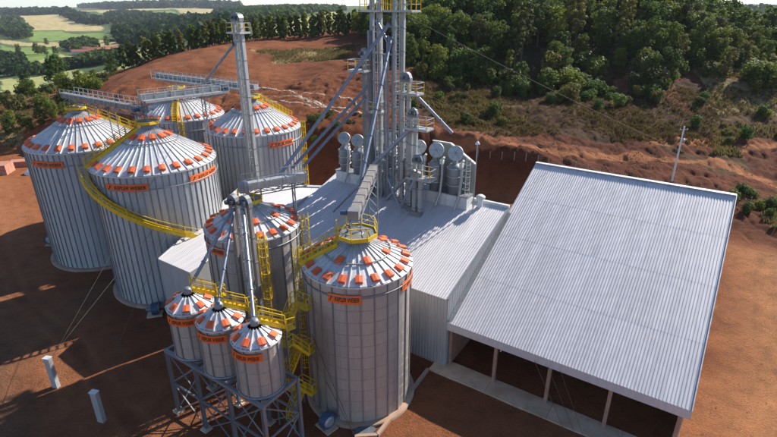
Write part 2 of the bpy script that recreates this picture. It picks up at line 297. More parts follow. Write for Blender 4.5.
# ------------------------------------------------------------------ ground sheet
def inpoly(X, Y, poly):
    ins = np.zeros(X.shape, bool); n = len(poly)
    for i in range(n):
        ax, ay = poly[i]; bx, by = poly[(i+1) % n]
        ins ^= ((ay > Y) != (by > Y)) & (X < (bx-ax)*(Y-ay)/(by-ay+1e-12)+ax)
    return ins
def build_ground():
    az = np.concatenate([np.linspace(-180, -52, 40)[:-1], np.linspace(-52, 52, 620), np.linspace(52, 180, 40)[1:-1]])*math.pi/180
    rr = np.concatenate([[0.01], np.geomspace(6, 80, 250), np.geomspace(80, 235, 330)[1:], np.geomspace(235, 9600, 190)[1:]])
    na, nr = len(az), len(rr)
    A, RR = np.meshgrid(az, rr); X = (RR*np.sin(A)).ravel(); Y = (RR*np.cos(A)).ravel()
    Z = height(X, Y)
    idx = np.arange(na*nr).reshape(nr, na)
    a = idx[:-1]; b = idx[1:]
    f = np.stack([a, np.roll(a, -1, 1), np.roll(b, -1, 1), b], -1).reshape(-1, 4)[:, ::-1]
    me = bpy.data.meshes.new('ground')
    me.vertices.add(na*nr); me.vertices.foreach_set('co', np.stack([X, Y, Z], -1).ravel())
    me.loops.add(len(f)*4); me.loops.foreach_set('vertex_index', f.ravel())
    me.polygons.add(len(f)); me.polygons.foreach_set('loop_start', np.arange(0, len(f)*4, 4)); me.polygons.foreach_set('loop_total', np.full(len(f), 4))
    me.update(); me.validate(); me.polygons.foreach_set('use_smooth', np.ones(len(me.polygons), bool))
    # land cover colours
    r = np.hypot(X, Y); d = pad_dist(X, Y)
    n1 = vnoise(X, Y, 9, 11)+.5; n2 = vnoise(X, Y, 2.3, 12)+.5; n3 = vnoise(X, Y, 31, 13)+.5
    soil_a = np.array((.27, .088, .036)); soil_b = np.array((.40, .165, .072)); soil_c = np.array((.15, .046, .022))
    c = soil_a + (soil_b-soil_a)*np.clip(n1*.7+n3*.5-.1, 0, 1)[:, None]
    k = np.clip((n3-.55)*4, 0, 1)*np.clip(n2*1.4, 0, 1); c = c+(soil_c-c)*(k*.7)[:, None]
    slope_c = np.array((.125, .037, .019))[None]*(.5+1.0*n1*n2+.2*n3)[:, None]
    c = c+(slope_c-c)*(np.clip(d/5, 0, 1)*np.clip((X+112)/25, 0, 1)*(.38+.47*np.clip((X+30)/35, 0, 1)))[:, None]  # cut slopes darkened for grazing shade, less on the sunlit left ridge
    # worked yard round the silos: darker earth with wheel tracks; lorry turning area right of the barn is paler
    U_ = X*CU + Y*SU; W_ = -X*SU + Y*CU
    yard = np.clip(1-np.maximum(np.abs(U_+30)/48-.55, 0)*3, 0, 1)*np.clip((40-W_)/10, 0, 1)
    c = c+(np.array((.26, .095, .044))-c)*(yard*.6)[:, None]
    trk = np.exp(-((W_-12-6*np.sin(U_/19))/3.2)**2)*np.clip((-36-U_)/8, 0, 1)
    trk = np.maximum(trk, np.exp(-((X+39-.25*(Y-50))/3.0)**2)*np.clip((Y-35)/8, 0, 1)*np.clip((75-Y)/8, 0, 1))
    c = c+(np.array((.24, .125, .07))-c)*(trk*.8)[:, None]
    def rut(path, half, wid):
        dd = np.full(len(X), 1e9)
        for (ax, ay), (bx, by) in zip(path[:-1], path[1:]):
            e = (bx-ax, by-ay); q = e[0]**2+e[1]**2; tt = np.clip(((X-ax)*e[0]+(Y-ay)*e[1])/q, 0, 1); dd = np.minimum(dd, np.hypot(X-ax-tt*e[0], Y-ay-tt*e[1]))
        return np.exp(-((dd+vnoise(X, Y, 5, 31)*.5-half)/wid)**2)
    lane = [(-81.3, 96), (-61.7, 71.6), (-46.5, 54), (-35, 45.5), (-26.6, 37), (-21, 32.2)]
    for half, wid, kk in ((.95, .42, .5), (3.4, .4, .3), (2.2, 1.6, .35)):
        c = c+(np.array((.44, .19, .09))-c)*(rut(lane, half, wid)*kk*np.clip(n2+.4, 0, 1))[:, None]
    turn_k = np.clip((U_-4)/6, 0, 1)*(d <= 0)
    turn_c = np.array((.46, .215, .095))[None]*(.72+.5*n2)[:, None]
    c = c+(turn_c-c)*(turn_k*.75)[:, None]
    for pth in ([(57.8, 68.2), (50.2, 58.1), (42, 46.1), (37, 30)], [(66, 64), (57, 54), (49, 43), (44, 30)]):
        for half, wid in ((.95, .38),):
            c = c+(np.array((.27, .125, .065))-c)*(rut(pth, half, wid)*.55*np.clip(n1+.4, 0, 1))[:, None]
    # hill: leaf litter under the wood
    wood = np.clip((Y-136-.02*(X-40)**2*0-6*vnoise(X, Y, 12, 14))/8, 0, 1)*np.clip((X+4)/10, 0, 1)*np.clip((500-r)/60, 0, 1)
    c = c+(np.array((.07, .065, .03))-c)*(wood*.9)[:, None]
    far = np.clip((r-225)/30, 0, 1)*np.clip((X*0+1), 0, 1)
    gfar = np.array((.085, .12, .045))[None]*(.75+.5*n3)[:, None]
    c = c+(gfar-c)*far[:, None]
    pal = {'tan': (.44, .36, .17), 'green': (.19, .27, .07), 'pale': (.40, .41, .16), 'red': (.26, .10, .055), 'straw': (.34, .26, .12), 'dry': (.12, .07, .034), 'scrub': (.075, .042, .022), 'road': (.42, .17, .075)}  # scrub darkened for the shade the wood casts down the slope
    mixk = {'tan': .95, 'green': .95, 'pale': .95, 'red': .85, 'straw': .85, 'dry': .9, 'scrub': 1.0, 'road': .8}
    jx = X+vnoise(X, Y, 6, 15)*np.minimum(5, r*.02); jy = Y+vnoise(X, Y, 6, 16)*np.minimum(5, r*.02)
    for kx in ('tan', 'green', 'pale', 'scrub', 'straw', 'dry', 'red', 'road'):
        for pl in FIELDS[kx]:
            m = inpoly(X+vnoise(X, Y, 12, 61)*18, Y+vnoise(X, Y, 12, 62)*18, pl) if kx in ('straw', 'dry') else inpoly(jx, jy, pl)
            w = m*mixk[kx]*(np.clip(.75+.6*n2, 0, 1) if kx in ('dry', 'scrub') else 1.0)
            if kx == 'straw': w = w*np.clip((vnoise(X, Y, 14, 51)+vnoise(X, Y, 5, 52)*.8+.28)*2.2, 0, 1)
            w = w*(d > 0) if kx in ('dry', 'scrub') else w
            c = c+(np.array(pal[kx])*(.82+.36*n1)[:, None]-c)*w[:, None]
    ca = me.color_attributes.new('cover', 'FLOAT_COLOR', 'POINT')
    ca.data.foreach_set('color', np.concatenate([np.clip(c, 0, 1), np.ones((len(c), 1))], 1).ravel())
    m, nt, b = base_mat('earth_and_grass')
    at = nt.nodes.new('ShaderNodeVertexColor'); at.layer_name = 'cover'
    f1 = noise(nt, .55, 8, rough=.7); f2 = noise(nt, 5.0, 6, rough=.75)
    col = mixc(nt, 1.0, at.outputs['Color'], ramp(nt, f1, [(.25, (.6, .6, .6)), (.5, (1, 1, 1)), (.75, (1.25, 1.2, 1.15))]), 'MULTIPLY')
    col = mixc(nt, 1.0, col, ramp(nt, f2, [(.25, (.62, .6, .58)), (.55, (1.02, 1.02, 1.02)), (.78, (1.3, 1.28, 1.25))]), 'MULTIPLY')
    nt.links.new(col, b.inputs['Base Color']); b.inputs['Roughness'].default_value = .95; b.inputs['Specular IOR Level'].default_value = .15
    mm = nt.nodes.new('ShaderNodeMath'); mm.operation = 'ADD'; nt.links.new(f1, mm.inputs[0]); nt.links.new(f2, mm.inputs[1])
    bump(nt, b, mm.outputs[0], 1.0, .4)
    me.materials.append(m)
    o = link('ground', me); o['kind'] = 'structure'
    return o
build_ground()
def gz(x, y): return float(height(x, y)[0])
# ------------------------------------------------------------------ haze over the valley
hz = MB(); hz.box((0, 0, 0), (1, 1, 1))
ho = link('haze', hz.mesh('haze', None)); ho['kind'] = 'stuff'; ho['label'] = 'thin blue haze over the far valley'
ho.location = (0, 0, 10); ho.scale = (19400, 19400, 250)
hm = bpy.data.materials.new('haze_air'); hm.use_nodes = True; hn = hm.node_tree; hn.nodes.clear()
pv = hn.nodes.new('ShaderNodeVolumePrincipled'); pv.inputs['Color'].default_value = (.80, .88, 1, 1); pv.inputs['Density'].default_value = HAZE_DENSITY; pv.inputs['Anisotropy'].default_value = .2
ou = hn.nodes.new('ShaderNodeOutputMaterial'); hn.links.new(pv.outputs[0], ou.inputs['Volume'])
ho.data.materials.append(hm)
# ------------------------------------------------------------------ silos
def face_angle(o):
    """angle in the site frame of the side that faces the drone"""
    p = S(*o); return math.atan2(-p.y, -p.x) - SA
MESH = {}
def cached(key, fn):
    if key not in MESH: MESH[key] = fn()
    return MESH[key]
def arc_box(mb, r0, r1, a0, a1, z0, z1, n=8):
    mb.lathe([(r0, z0), (r1, z0), (r1, z1), (r0, z1)], n, a0=a0, a1=a1, smooth=False, close=True)
TXT = {}
def text_mesh(txt):
    if txt not in TXT:
        cu = bpy.data.curves.new('lettering', 'FONT'); cu.body = txt; cu.size = 1.0; cu.shear = .22; cu.offset = .018; cu.resolution_u = 2; cu.space_character = 1.02
        ob = bpy.data.objects.new('lettering_tmp', cu); COL.objects.link(ob)
        me = bpy.data.meshes.new_from_object(ob)
        vs = np.array([v.co[:2] for v in me.vertices]); fs = [tuple(p.vertices) for p in me.polygons]
        bpy.data.objects.remove(ob); bpy.data.meshes.remove(me)
        vs -= (vs.min(0)+vs.max(0))/2
        TXT[txt] = (vs, fs)
    return TXT[txt]
def sign(root, R_, ang, zc, w, h):
    """orange name band wrapped on the wall, with black lettering and emblem"""
    da = w/R_/2; mb = MB(); arc_box(mb, R_+.10, R_+.16, ang-da, ang+da, zc-h/2, zc+h/2, 10)
    so = link('sign', mb.mesh('sign', 'sign'), root)
    vs, fs = text_mesh('KEPLER WEBER')
    tw = vs[:, 0].max()-vs[:, 0].min(); th = vs[:, 1].max()-vs[:, 1].min()
    sx = w*.73/tw; sy = h*.50/th
    r = R_+.172
    mb = MB()
    mb.add([(r*math.cos(ang+(x*sx+w*.085)/r), r*math.sin(ang+(x*sx+w*.085)/r), zc+y*sy) for x, y in vs], fs)
    link('lettering', mb.mesh('lettering', 'black'), so)
    mb = MB()   # emblem: slanted arrow head before the name
    for tri in (((-.465, -.28), (-.40, .10), (-.375, .10), (-.435, -.28)), ((-.42, .10), (-.385, .32), (-.345, .10), (-.385, .14))):
        mb.add([(r*math.cos(ang+x*w/r), r*math.sin(ang+x*w/r), zc+y*h) for x, y in tri], [(0, 1, 2, 3)])
    link('emblem', mb.mesh('emblem', 'black'), so)
def roof_stair(root, R_, r0, ze, zp, ang, wide=.8, mat='yellow', over=.3, rail_h=1.0):
    """stair lying on the cone, from the top platform to the eave"""
    ca, sa = math.cos(ang), math.sin(ang); slope = (zp-ze)/R_
    def pt(r, s, dz): return (r*ca - s*sa, r*sa + s*ca, zp - r*slope + dz)
    mb = MB(); ra = MB()
    for s in (-wide/2, wide/2):
        mb.bar(pt(r0, s, .30), pt(R_+over, s, .30), .07, .34)
        rails(ra, [pt(r0, s, .36), pt(R_+over, s, .36)], rail_h, .06, 1.3)
    L = R_+over-r0; n = int(L/.33)
    for i in range(n):
        p = pt(r0+L*(i+.5)/n, 0, .34); mb.box(p, (.22, wide-.06, .05), ang)
    st = link('roof_stair', mb.mesh('roof_stair', mat), root)
    link('railing', ra.mesh('railing', mat), st)
def wall_stair(root, R_, a0, z0, a1, z1, wide=.8, mat='yellow'):
    """stair that winds round the wall from (a0, z0) down to (a1, z1)"""
    n = int(abs(z0-z1)/.24); mb = MB(); ra = MB(); pin, pout = [], []
    for i in range(n+1):
        t = i/n; a = a0+(a1-a0)*t; z = z0+(z1-z0)*t
        pin.append(((R_+.28)*math.cos(a), (R_+.28)*math.sin(a), z)); pout.append(((R_+.28+wide)*math.cos(a), (R_+.28+wide)*math.sin(a), z))
        rm = R_+.28+wide/2; mb.box((rm*math.cos(a), rm*math.sin(a), z), (wide, .24, .04), a)
    st = 3
    for P_ in (pin, pout):
        q = P_[::st]
        for a, b in zip(q[:-1], q[1:]): mb.bar(a, b, .06, .50)
    q = pout[::st]
    for i, (a, b) in enumerate(zip(q[:-1], q[1:])):
        a = Vector(a); b = Vector(b)
        if i % 2 == 0: ra.bar(a, a+Vector((0, 0, 1.05)), .06)
        for h in (.55, 1.05): ra.bar(a+Vector((0, 0, h)), b+Vector((0, 0, h)), .06)
    o = link('wall_stair', mb.mesh('wall_stair', mat), root); link('railing', ra.mesh('railing', mat), o)
def cage_ladder(root, R_, ang, z0, z1, mat='yellow'):
    ca, sa = math.cos(ang), math.sin(ang)
    def pt(r, s, z): return (r*ca-s*sa, r*sa+s*ca, z)
    mb = MB(); cg = MB()
    for s in (-.25, .25): mb.bar(pt(R_+.25, s, z0), pt(R_+.25, s, z1+1), .06)
    z = z0+.3
    while z < z1+.9: mb.bar(pt(R_+.25, -.25, z), pt(R_+.25, .25, z), .035); z += .33
    z = z0+2.2
    while z < z1+1:
        ring = [pt(R_+.25, -.25, z), pt(R_+.6, -.40, z), pt(R_+.95, -.2, z), pt(R_+.95, .2, z), pt(R_+.6, .40, z), pt(R_+.25, .25, z)]
        for a, b in zip(ring[:-1], ring[1:]): cg.bar(a, b, .05)
        z += .9
    for s, r in ((-.40, .6), (-.2, .95), (.2, .95), (.40, .6)): cg.bar(pt(R_+r, s, z0+2.2), pt(R_+r, s, z1+1), .045)
    o = link('ladder', mb.mesh('ladder', mat), root); link('cage', cg.mesh('cage', mat), o)
def top_platform(root, z, r=1.35, mat='yellow', rail=True):
    mb = MB(); n = 8; pts = [(r*math.cos(2*math.pi*(i+.5)/n), r*math.sin(2*math.pi*(i+.5)/n), z) for i in range(n)]
    for a, b in zip(pts, pts[1:]+pts[:1]): mb.bar(a, b, .10, .34)
    dk = MB(); dk.lathe([(.45, z-.02), (r, z-.02), (r, z+.03), (.45, z+.03)], 8, smooth=False, a0=math.pi/8, a1=math.pi/8+2*math.pi, close=True)
    link('platform_deck', dk.mesh('platform_deck', 'steel'), root)
    o = link('top_platform', mb.mesh('top_platform', mat), root)
    if rail:
        ra = MB()
        for i, p in enumerate(pts):
            ra.bar(p, (p[0], p[1], z+1.05), .06)
        for a, b in zip(pts[:-1], pts[1:]):
            ra.bar((a[0], a[1], z+1.05), (b[0], b[1], z+1.05), .055); ra.bar((a[0], a[1], z+.55), (b[0], b[1], z+.55), .045)
        link('railing', ra.mesh('railing', mat), o)
def silo(name, label, o, R_, ze, zp, ncol, nring, nroof, vents, signs, zb=.3, stiff=.13, group=None, ring_r=.5, wind=(.86,), hopper=False, vsz=(.58, .72, .28)):
    root = thing(name, label, 'silo', o, group); z0 = zb
    key = (R_, ze, zp, ncol, nring, nroof)
    dA = 2*math.pi/ncol; hr = (ze-z0)/nring
    def f_panel():
        mb = MB(); g = .012
        a = [-dA/2+.002, -dA/2+.02*dA*5, 0, dA/2-.02*dA*5, dA/2-.002]; rr = [R_-.02, R_+.0, R_+.012, R_+.0, R_-.02]
        zs = [.0, g, hr-g, hr-.0]; dr = [-.025, 0, 0, -.025]
        vs = [((r+e)*math.cos(t), (r+e)*math.sin(t), z) for z, e in zip(zs, dr) for t, r in zip(a, rr)]
        fs = [(j*5+i, j*5+i+1, (j+1)*5+i+1, (j+1)*5+i) for j in range(3) for i in range(4)]
        mb.add(vs, fs); return mb.mesh('wall_panel', 'wall_warm' if nring > 1 else 'wall')
    pm = cached(('panel',)+key, f_panel)
    def f_st():
        mb = MB(); w = stiff/R_/2; arc_box(mb, R_-.02, R_+.09, -w, w, z0, ze-.02, 1); return mb.mesh('stiffener', 'stiff')
    sm = cached(('stiff',)+key, f_st)
    for k in range(ncol):
        for j in range(nring): link('wall_panel', pm, root, (0, 0, z0+j*hr), k*dA)
        link('stiffener', sm, root, (0, 0, 0), (k+.5)*dA)
    # footing
    if not hopper:
        mb = MB(); mb.lathe([(R_+.55, -.6), (R_+.55, zb-.06), (R_+.45, zb), (R_-.3, zb)], 64); link('footing', mb.mesh('footing', 'footing'), root)
    else:
        mb = MB(); mb.lathe([(R_-.01, z0+.02), (R_-.05, z0-.05), (.25, z0-R_*.95), (.25, z0-R_*.95-.4), (.01, z0-R_*.95-.4)], 24); link('hopper', mb.mesh('hopper', 'trunk'), root)
        mb = MB(); mb.lathe([(R_+.02, z0-.12), (R_+.12, z0-.12), (R_+.12, z0+.10), (R_+.02, z0+.10)], 32, close=True); link('base_ring', mb.mesh('base_ring', 'stiff'), root)
    # roof
    nR = nroof; dR = 2*math.pi/nR; r0 = .55; ro = R_+.14; sl = (zp-ze)/R_
    def f_rp():
        mb = MB(); rib = .05; n = 2
        def q(r, a, dz): return (r*math.cos(a), r*math.sin(a), zp-r*sl+dz)
        h = dR/2
        tw = lambda r: min(.07/r, h*.35)
        row = lambda r: [q(r, -h, .012), q(r, -h, .012+rib*2), q(r, -h+tw(r), .012+rib*2), q(r, -h+tw(r)*1.3, 0), q(r, 0, .006), q(r, h, 0)]
        rows = [row(r0), row((r0+ro)/2), row(ro)]
        vs = [p for r_ in rows for p in r_]
        fs = [(j*6+i, (j+1)*6+i, (j+1)*6+i+1, j*6+i+1) for j in range(2) for i in range(5)]
        e = [q(ro, -h, -.12), q(ro, h, -.12)]; vs += e; fs.append((12, 18, 19, 17)); fs.append((12, 17, 16, 15, 14, 13))
        mb.add(vs, fs); return mb.mesh('roof_panel', 'roof')
    rp = cached(('rp',)+key, f_rp)
    for k in range(nR): link('roof_panel', rp, root, (0, 0, 0), k*dR)
    mb = MB(); cr = .34 if R_ < 3 else .85; mb.lathe([(cr, zp-cr*sl+.02), (cr, zp+.18-cr*.4*sl), (cr*.6, zp+.3), (.02, zp+.3)], 20); link('roof_cap', mb.mesh('roof_cap', 'steel'), root)
    if ring_r:
        rr = R_*ring_r; mb = MB(); mb.lathe([(rr-.05, zp-rr*sl+.10), (rr+.05, zp-rr*sl+.10), (rr+.05, zp-rr*sl+.20), (rr-.05, zp-rr*sl+.20)], 48, close=True); link('roof_ring', mb.mesh('roof_ring', 'stiff'), root)
    for wz in wind:
        zz = z0+(ze-z0)*wz; mb = MB(); mb.lathe([(R_+.09, zz-.05), (R_+.17, zz-.05), (R_+.17, zz+.05), (R_+.09, zz+.05)], 64, close=True); link('wind_ring', mb.mesh('wind_ring', 'stiff'), root)
    mb = MB(); mb.lathe([(R_+.02, ze-.16), (R_+.10, ze-.16), (R_+.10, ze-.02), (R_+.02, ze-.02)], 64, close=True); link('eave_ring', mb.mesh('eave_ring', 'steel'), root)
    # roof vents: hooded boxes
    for fr, cnt, ph in vents:
        rv = R_*fr
        def f_v():
            w, l, h = vsz; mb = MB(); zc = zp-rv*sl; t = math.atan(sl); ct, st = math.cos(t), math.sin(t)
            def q(x, y, z): return (rv + x*ct + z*st, y, zc - x*st + z*ct)
            vs = [q(x, y, z) for x, y, z in ((-l/2, -w/2, .02), (l/2, -w/2, .02), (l/2, w/2, .02), (-l/2, w/2, .02), (-l/2, -w/2, h*.72), (l/2, -w/2, h), (l/2, w/2, h), (-l/2, w/2, h*.72), (-l/2+.06, 0, h*.95), (l/2, 0, h*1.2))]
            mb.add(vs, [(0, 1, 5, 4), (3, 7, 6, 2), (0, 4, 8, 7, 3), (1, 2, 6, 9, 5), (4, 5, 9, 8), (8, 9, 6, 7)]); return mb.mesh('roof_vent', 'orange')
        vm = cached(('vent', fr)+key, f_v)
        for k in range(cnt): link('roof_vent', vm, root, (0, 0, 0), ph+2*math.pi*k/cnt)
    fa = face_angle(o)
    for off, w, h, dz in signs: sign(root, R_, fa+R(off), ze-dz, w, h)
    return root, fa
BIG = dict(R_=7.12, ze=16.8, zp=21.1, ncol=60, nring=1, nroof=48, stiff=.095, ring_r=.45, wind=(.90,), vsz=(.66, .85, .30))
VB = [(.90, 26, .05), (.30, 12, .1)]
o = (-73.67, 33.4, 0); rt, fa = silo('grain_silo', 'large corrugated silo at far left with an orange name band', o, vents=VB, signs=[(-42, 4.6, .85, 1.5)], group='large silos', **BIG)
top_platform(rt, 21.3, rail=False); roof_stair(rt, 7.12, 1.3, 16.8, 21.1, fa+R(98))
o = (-57.05, 33.4, 0); rt, fa = silo('grain_silo', 'large silo wrapped by a yellow winding stair, two orange name bands', o, vents=VB, signs=[(-28, 4.8, .85, 1.35), (47, 4.8, .85, 1.35)], group='large silos', **BIG)
top_platform(rt, 21.3, rail=False); roof_stair(rt, 7.12, 1.3, 16.8, 21.1, fa+R(-82)); wall_stair(rt, 7.12, fa+R(-88), 16.7, fa+R(70), 5.2)
o = (-78.6, 52.4, 0); rt, fa = silo('grain_silo', 'large silo half hidden behind the others with yellow front roof stair', o, vents=VB, signs=[], group='large silos', **BIG)
top_platform(rt, 21.3, rail=False); roof_stair(rt, 7.12, 1.3, 16.8, 21.1, fa+R(-8)); cage_ladder(rt, 7.12, fa+R(-2), .3, 16.8)
o = (-60.8, 52.9, 0); rt, fa = silo('grain_silo', 'large silo standing behind the tall free elevator leg', o, vents=VB, signs=[(32, 4.4, .85, 1.6)], group='large silos', **BIG)
top_platform(rt, 21.3, rail=False); roof_stair(rt, 7.12, 1.3, 16.8, 21.1, fa+R(125)); cage_ladder(rt, 7.12, fa+R(96), .3, 16.0)
MID = dict(R_=4.6, ze=14.05, zp=16.3, ncol=25, nring=12, nroof=32, stiff=.085, ring_r=.62, wind=(.93,))
VM = [(.89, 20, .05), (.55, 7, .3)]
o = (-36.95, 30.7, 0); rt, fa = silo('grain_silo', 'medium silo with elevator legs and yellow ladder on its front', o, vents=VM, signs=[(-52, 2.6, .8, 1.25)], group='medium silos', **MID)
cage_ladder(rt, 4.6, fa+R(7), 6.0, 14.0); cage_ladder(rt, 4.6, fa+R(75), .3, 14.0); top_platform(rt, 16.5, 1.2)
o = (-23.42, 30.2, 0); rt, fa = silo('grain_silo', 'medium silo in front centre with orange roof vents and yellow octagonal platform', o, vents=VM, signs=[(-14, 2.7, .8, 1.15), (66, 2.7, .8, 1.15)], group='medium silos', **MID)
top_platform(rt, 16.5, 1.75); roof_stair(rt, 4.6, 1.7, 14.05, 16.3, fa+R(-84), .9); cage_ladder(rt, 4.6, fa+R(-97), .3, 14.0)
SMALL = dict(R_=1.76, ze=11.45, zp=12.55, ncol=12, nring=4, nroof=16, stiff=.09, ring_r=0, wind=(), hopper=True, zb=6.9, vsz=(.52, .60, .24))
for U0, lb in ((-33.37, 'small hopper bin at the left end of the raised steel frame'), (-29.5, 'small hopper bin in the middle of the raised steel frame'), (-25.46, 'small hopper bin at the right end of the raised steel frame')):
    o = (U0, 20.25, 0); rt, fa = silo('hopper_bin', lb, o, vents=[(.80, 8, fa+.15)], signs=[(-33, 2.5, .66, .78)], group='small hopper bins', **SMALL)
    roof_stair(rt, 1.76, .35, 11.45, 12.55, fa+R(104), .62, over=.45, rail_h=.95)
    mb = MB(); ca, sa = math.cos(fa+R(104)), math.sin(fa+R(104)); mb.box((2.6*ca, 2.6*sa, 11.12), (.75, .8, .06), fa+R(104))
    pf = link('side_platform', mb.mesh('side_platform', 'yellow'), rt)
    ra = MB(); q = lambda r, s: (r*ca-s*sa, r*sa+s*ca, 11.15)
    rails(ra, [q(2.25, -.4), q(2.95, -.4), q(2.95, .4), q(2.25, .4)], 1.0, .055, 1.0); link('railing', ra.mesh('railing', 'yellow'), pf)
# ------------------------------------------------------------------ sheet-metal buildings
def sheet_prof(width, pitch, amp):
    n = max(1, round(width/pitch)); p = width/n; xs, hs = [0.0], [0.0]
    for i in range(n):
        b = i*p
        for t, h in ((.30, 0), (.42, amp), (.78, amp), (.90, 0)): xs.append(b+t*p); hs.append(h)
    xs.append(width); hs.append(0.0)
    return xs, hs
def roof_sheet(width, length, slope, pitch=.26, amp=.038):
    xs, hs = sheet_prof(width, pitch, amp); mb = MB(); n = len(xs)
    vs = [(x, y, y*slope+h) for y in (0, length) for x, h in zip(xs, hs)] + [(x, y, y*slope-.03) for y in (0, length) for x in (0, width)]
    mb.add(vs, [(i, i+1, n+i+1, n+i) for i in range(n-1)] + [(2*n, 2*n+2, 2*n+3, 2*n+1), tuple(range(n))[::-1]+(2*n, 2*n+1)])
    return mb.mesh('roof_sheet', 'sheet')
def wall_sheet(width, h0, h1, pitch=.3, amp=.05):
    """vertical ribbed sheet in the x-z plane, ribs towards -y"""
    xs, hs = sheet_prof(width, pitch, amp); mb = MB(); n = len(xs)
    vs = [(x, -h, 0) for x, h in zip(xs, hs)] + [(x, -h, h0+(h1-h0)*x/width) for x, h in zip(xs, hs)]
    mb.add(vs, [(i, i+1, n+i+1, n+i) for i in range(n-1)]); return mb.mesh('wall_sheet', 'cladding')
def at_site(o, root, U, W, z, rz=0.0):
    b = ORG[root.name]; o.location = (U-b[0], W-b[1], z-b[2]); o.rotation_euler = (0, 0, rz); return o
# --- open-fronted barn
BU0, BU1, BW0, BWR, BZ0, BZR = -18.15, 2.9, 37.5, 60.2, 5.35, 16.0
bs = (BZR-BZ0)/(BWR-BW0)
barn = thing('storage_barn', 'open-fronted storage barn with one huge pale ribbed metal roof', 'barn', (-7.5, 38, 0))
ncol, nrow = 20, 4; sw = (BU1-BU0)/ncol; sl = (BWR-BW0)/nrow
rs = roof_sheet(sw-.006, sl+.18, bs)
for j in range(nrow):
    for i in range(ncol):
        o = link('roof_sheet', rs, barn); at_site(o, barn, BU0+i*sw, BW0+j*sl, BZ0+j*sl*bs+j*.007+(i % 2)*.004)
mb = MB(); mb.add([(BU0, BWR, BZR), (BU1, BWR, BZR), (BU1, 75, 9.2), (BU0, 75, 9.2)], [(0, 1, 2, 3)]); part('rear_roof', mb, 'sheet', barn)
mb = MB(); mb.bar((BU0, BWR+.02, BZR+.10), (BU1, BWR+.02, BZR+.10), .55, .06); part('ridge_cap', mb, 'roof', barn)
mb = MB(); mb.box(((BU0+BU1)/2, BW0+.06, BZ0-.42), (BU1-BU0+.1, .08, .86)); part('fascia', mb, 'sheet', barn)
mb = MB(); mb.bar((BU1+.03, BW0, BZ0-.05), (BU1+.03, BWR, BZR-.02), .07, .34); part('verge_trim', mb, 'roof', barn)
for U in (-13.15, -8.0, -2.84, 2.35):
    mb = MB(); mb.box((U, 38.15, 2.55), (.30, .34, 5.1)); part('post', mb, 'post', barn)
for U in (-13.15, -8.0, -2.84):
    mb = MB(); mb.bar((U, 38.2, 4.9), (U, 59.9, 4.9+(59.9-38.2)*bs), .16, .42); part('rafter', mb, 'steel', barn)
mb = MB(); mb.prism([(2.52, 38.4), (2.72, 38.4), (2.72, 75), (2.52, 75)], 0, 1)
mb = MB(); mb.add([(2.6, 38.45, -.3), (2.6, 75, -.3), (2.6, 75, 9), (2.6, 60.2, 15.7), (2.6, 38.45, 5.4)], [(0, 1, 2, 3, 4)]); mb.add([(2.45, 38.45, -.3), (2.45, 75, -.3), (2.45, 75, 9), (2.45, 60.2, 15.7), (2.45, 38.45, 5.4)], [(4, 3, 2, 1, 0)]); mb.add([(2.6, 38.45, -.3), (2.6, 38.45, 5.4), (2.45, 38.45, 5.4), (2.45, 38.45, -.3)], [(0, 1, 2, 3)]); part('side_wall', mb, 'cladding', barn)
mb = MB(); mb.box((-17.98, 48.8, 2.4), (.14, 20.8, 5.2)); part('inner_wall', mb, 'post', barn)
mb = MB(); mb.box((-17.9, 38.15, 2.55), (.30, .34, 5.1)); part('post', mb, 'post', barn)
mb = MB(); mb.box(((BU0+BU1)/2, 75, 4.4), (BU1-BU0, .12, 9.4)); part('rear_wall', mb, 'cladding', barn)
mb = MB(); mb.box((-12.6, 37.95, 4.2), (.16, .16, .12)); mb.tube((-12.6, 37.95, 4.2), (-12.6, 37.75, 4.1), .07); part('floodlight', mb, 'white', barn)
ap = MB()
for i in range(4):
    pass
apron = thing('concrete_apron', 'stained concrete slab along the open front of the barn', 'slab', (-8, 37, 0))
for i in range(4):
    mb = MB(); u0 = -19.3+i*6.0; mb.box((u0+3.0, 37.3, .03), (5.97, 2.3, .22)); part('slab', mb, 'concrete', apron)
# --- central building
MU0, MU1, MW0, MW1, MZ0, MZ1 = -43.4, -18.2, 37.35, 52.1, 8.0, 12.65
ms = (MZ1-MZ0)/(MW1-MW0)
mid = thing('process_building', 'central metal-clad building carrying the elevator towers, low sloping roof', 'building', (-31, 45, 0))
ncol, nrow = 24, 2; sw = (MU1-MU0)/ncol; sl = (MW1-MW0)/nrow
rs = roof_sheet(sw-.006, sl+.15, ms)
for j in range(nrow):
    for i in range(ncol):
        o = link('roof_sheet', rs, mid); at_site(o, mid, MU0+i*sw, MW0+j*sl, MZ0+j*sl*ms+j*.007+(i % 2)*.004)
ws = wall_sheet(sw-.01, 8.25, 8.25)
for i in range(ncol):
    o = link('wall_sheet', ws, mid); at_site(o, mid, MU0+i*sw, MW0+.14, -.3)
nb = 12; wl = (MW1-MW0)/nb
for i in range(nb):
    h = MZ0+(i*wl)*ms+.25; o = link('wall_sheet', wall_sheet(wl-.01, h, h+wl*ms), mid); at_site(o, mid, MU1-.02, MW0+.15+i*wl, -.3, math.pi/2)
mb = MB(); mb.bar((MU1+.05, MW0, MZ0+.05), (MU1+.05, MW1, MZ1+.05), .22, .12); mb.bar((MU1+.28, MW0+.3, BZ0+.25), (MU1+.28, 51.6, BZ0+.3+14.1*bs), .45, .04); part('side_flashing', mb, 'steel', mid)
mb = MB(); mb.box(((MU0+MU1)/2, MW1, 6.3), (MU1-MU0, .12, 12.8)); part('rear_wall', mb, 'cladding', mid)
mb = MB(); mb.box(((MU0+MU1)/2+3, MW1+.05, MZ1+.12), (MU1-MU0-6, .35, .34)); part('rear_parapet', mb, 'white', mid)
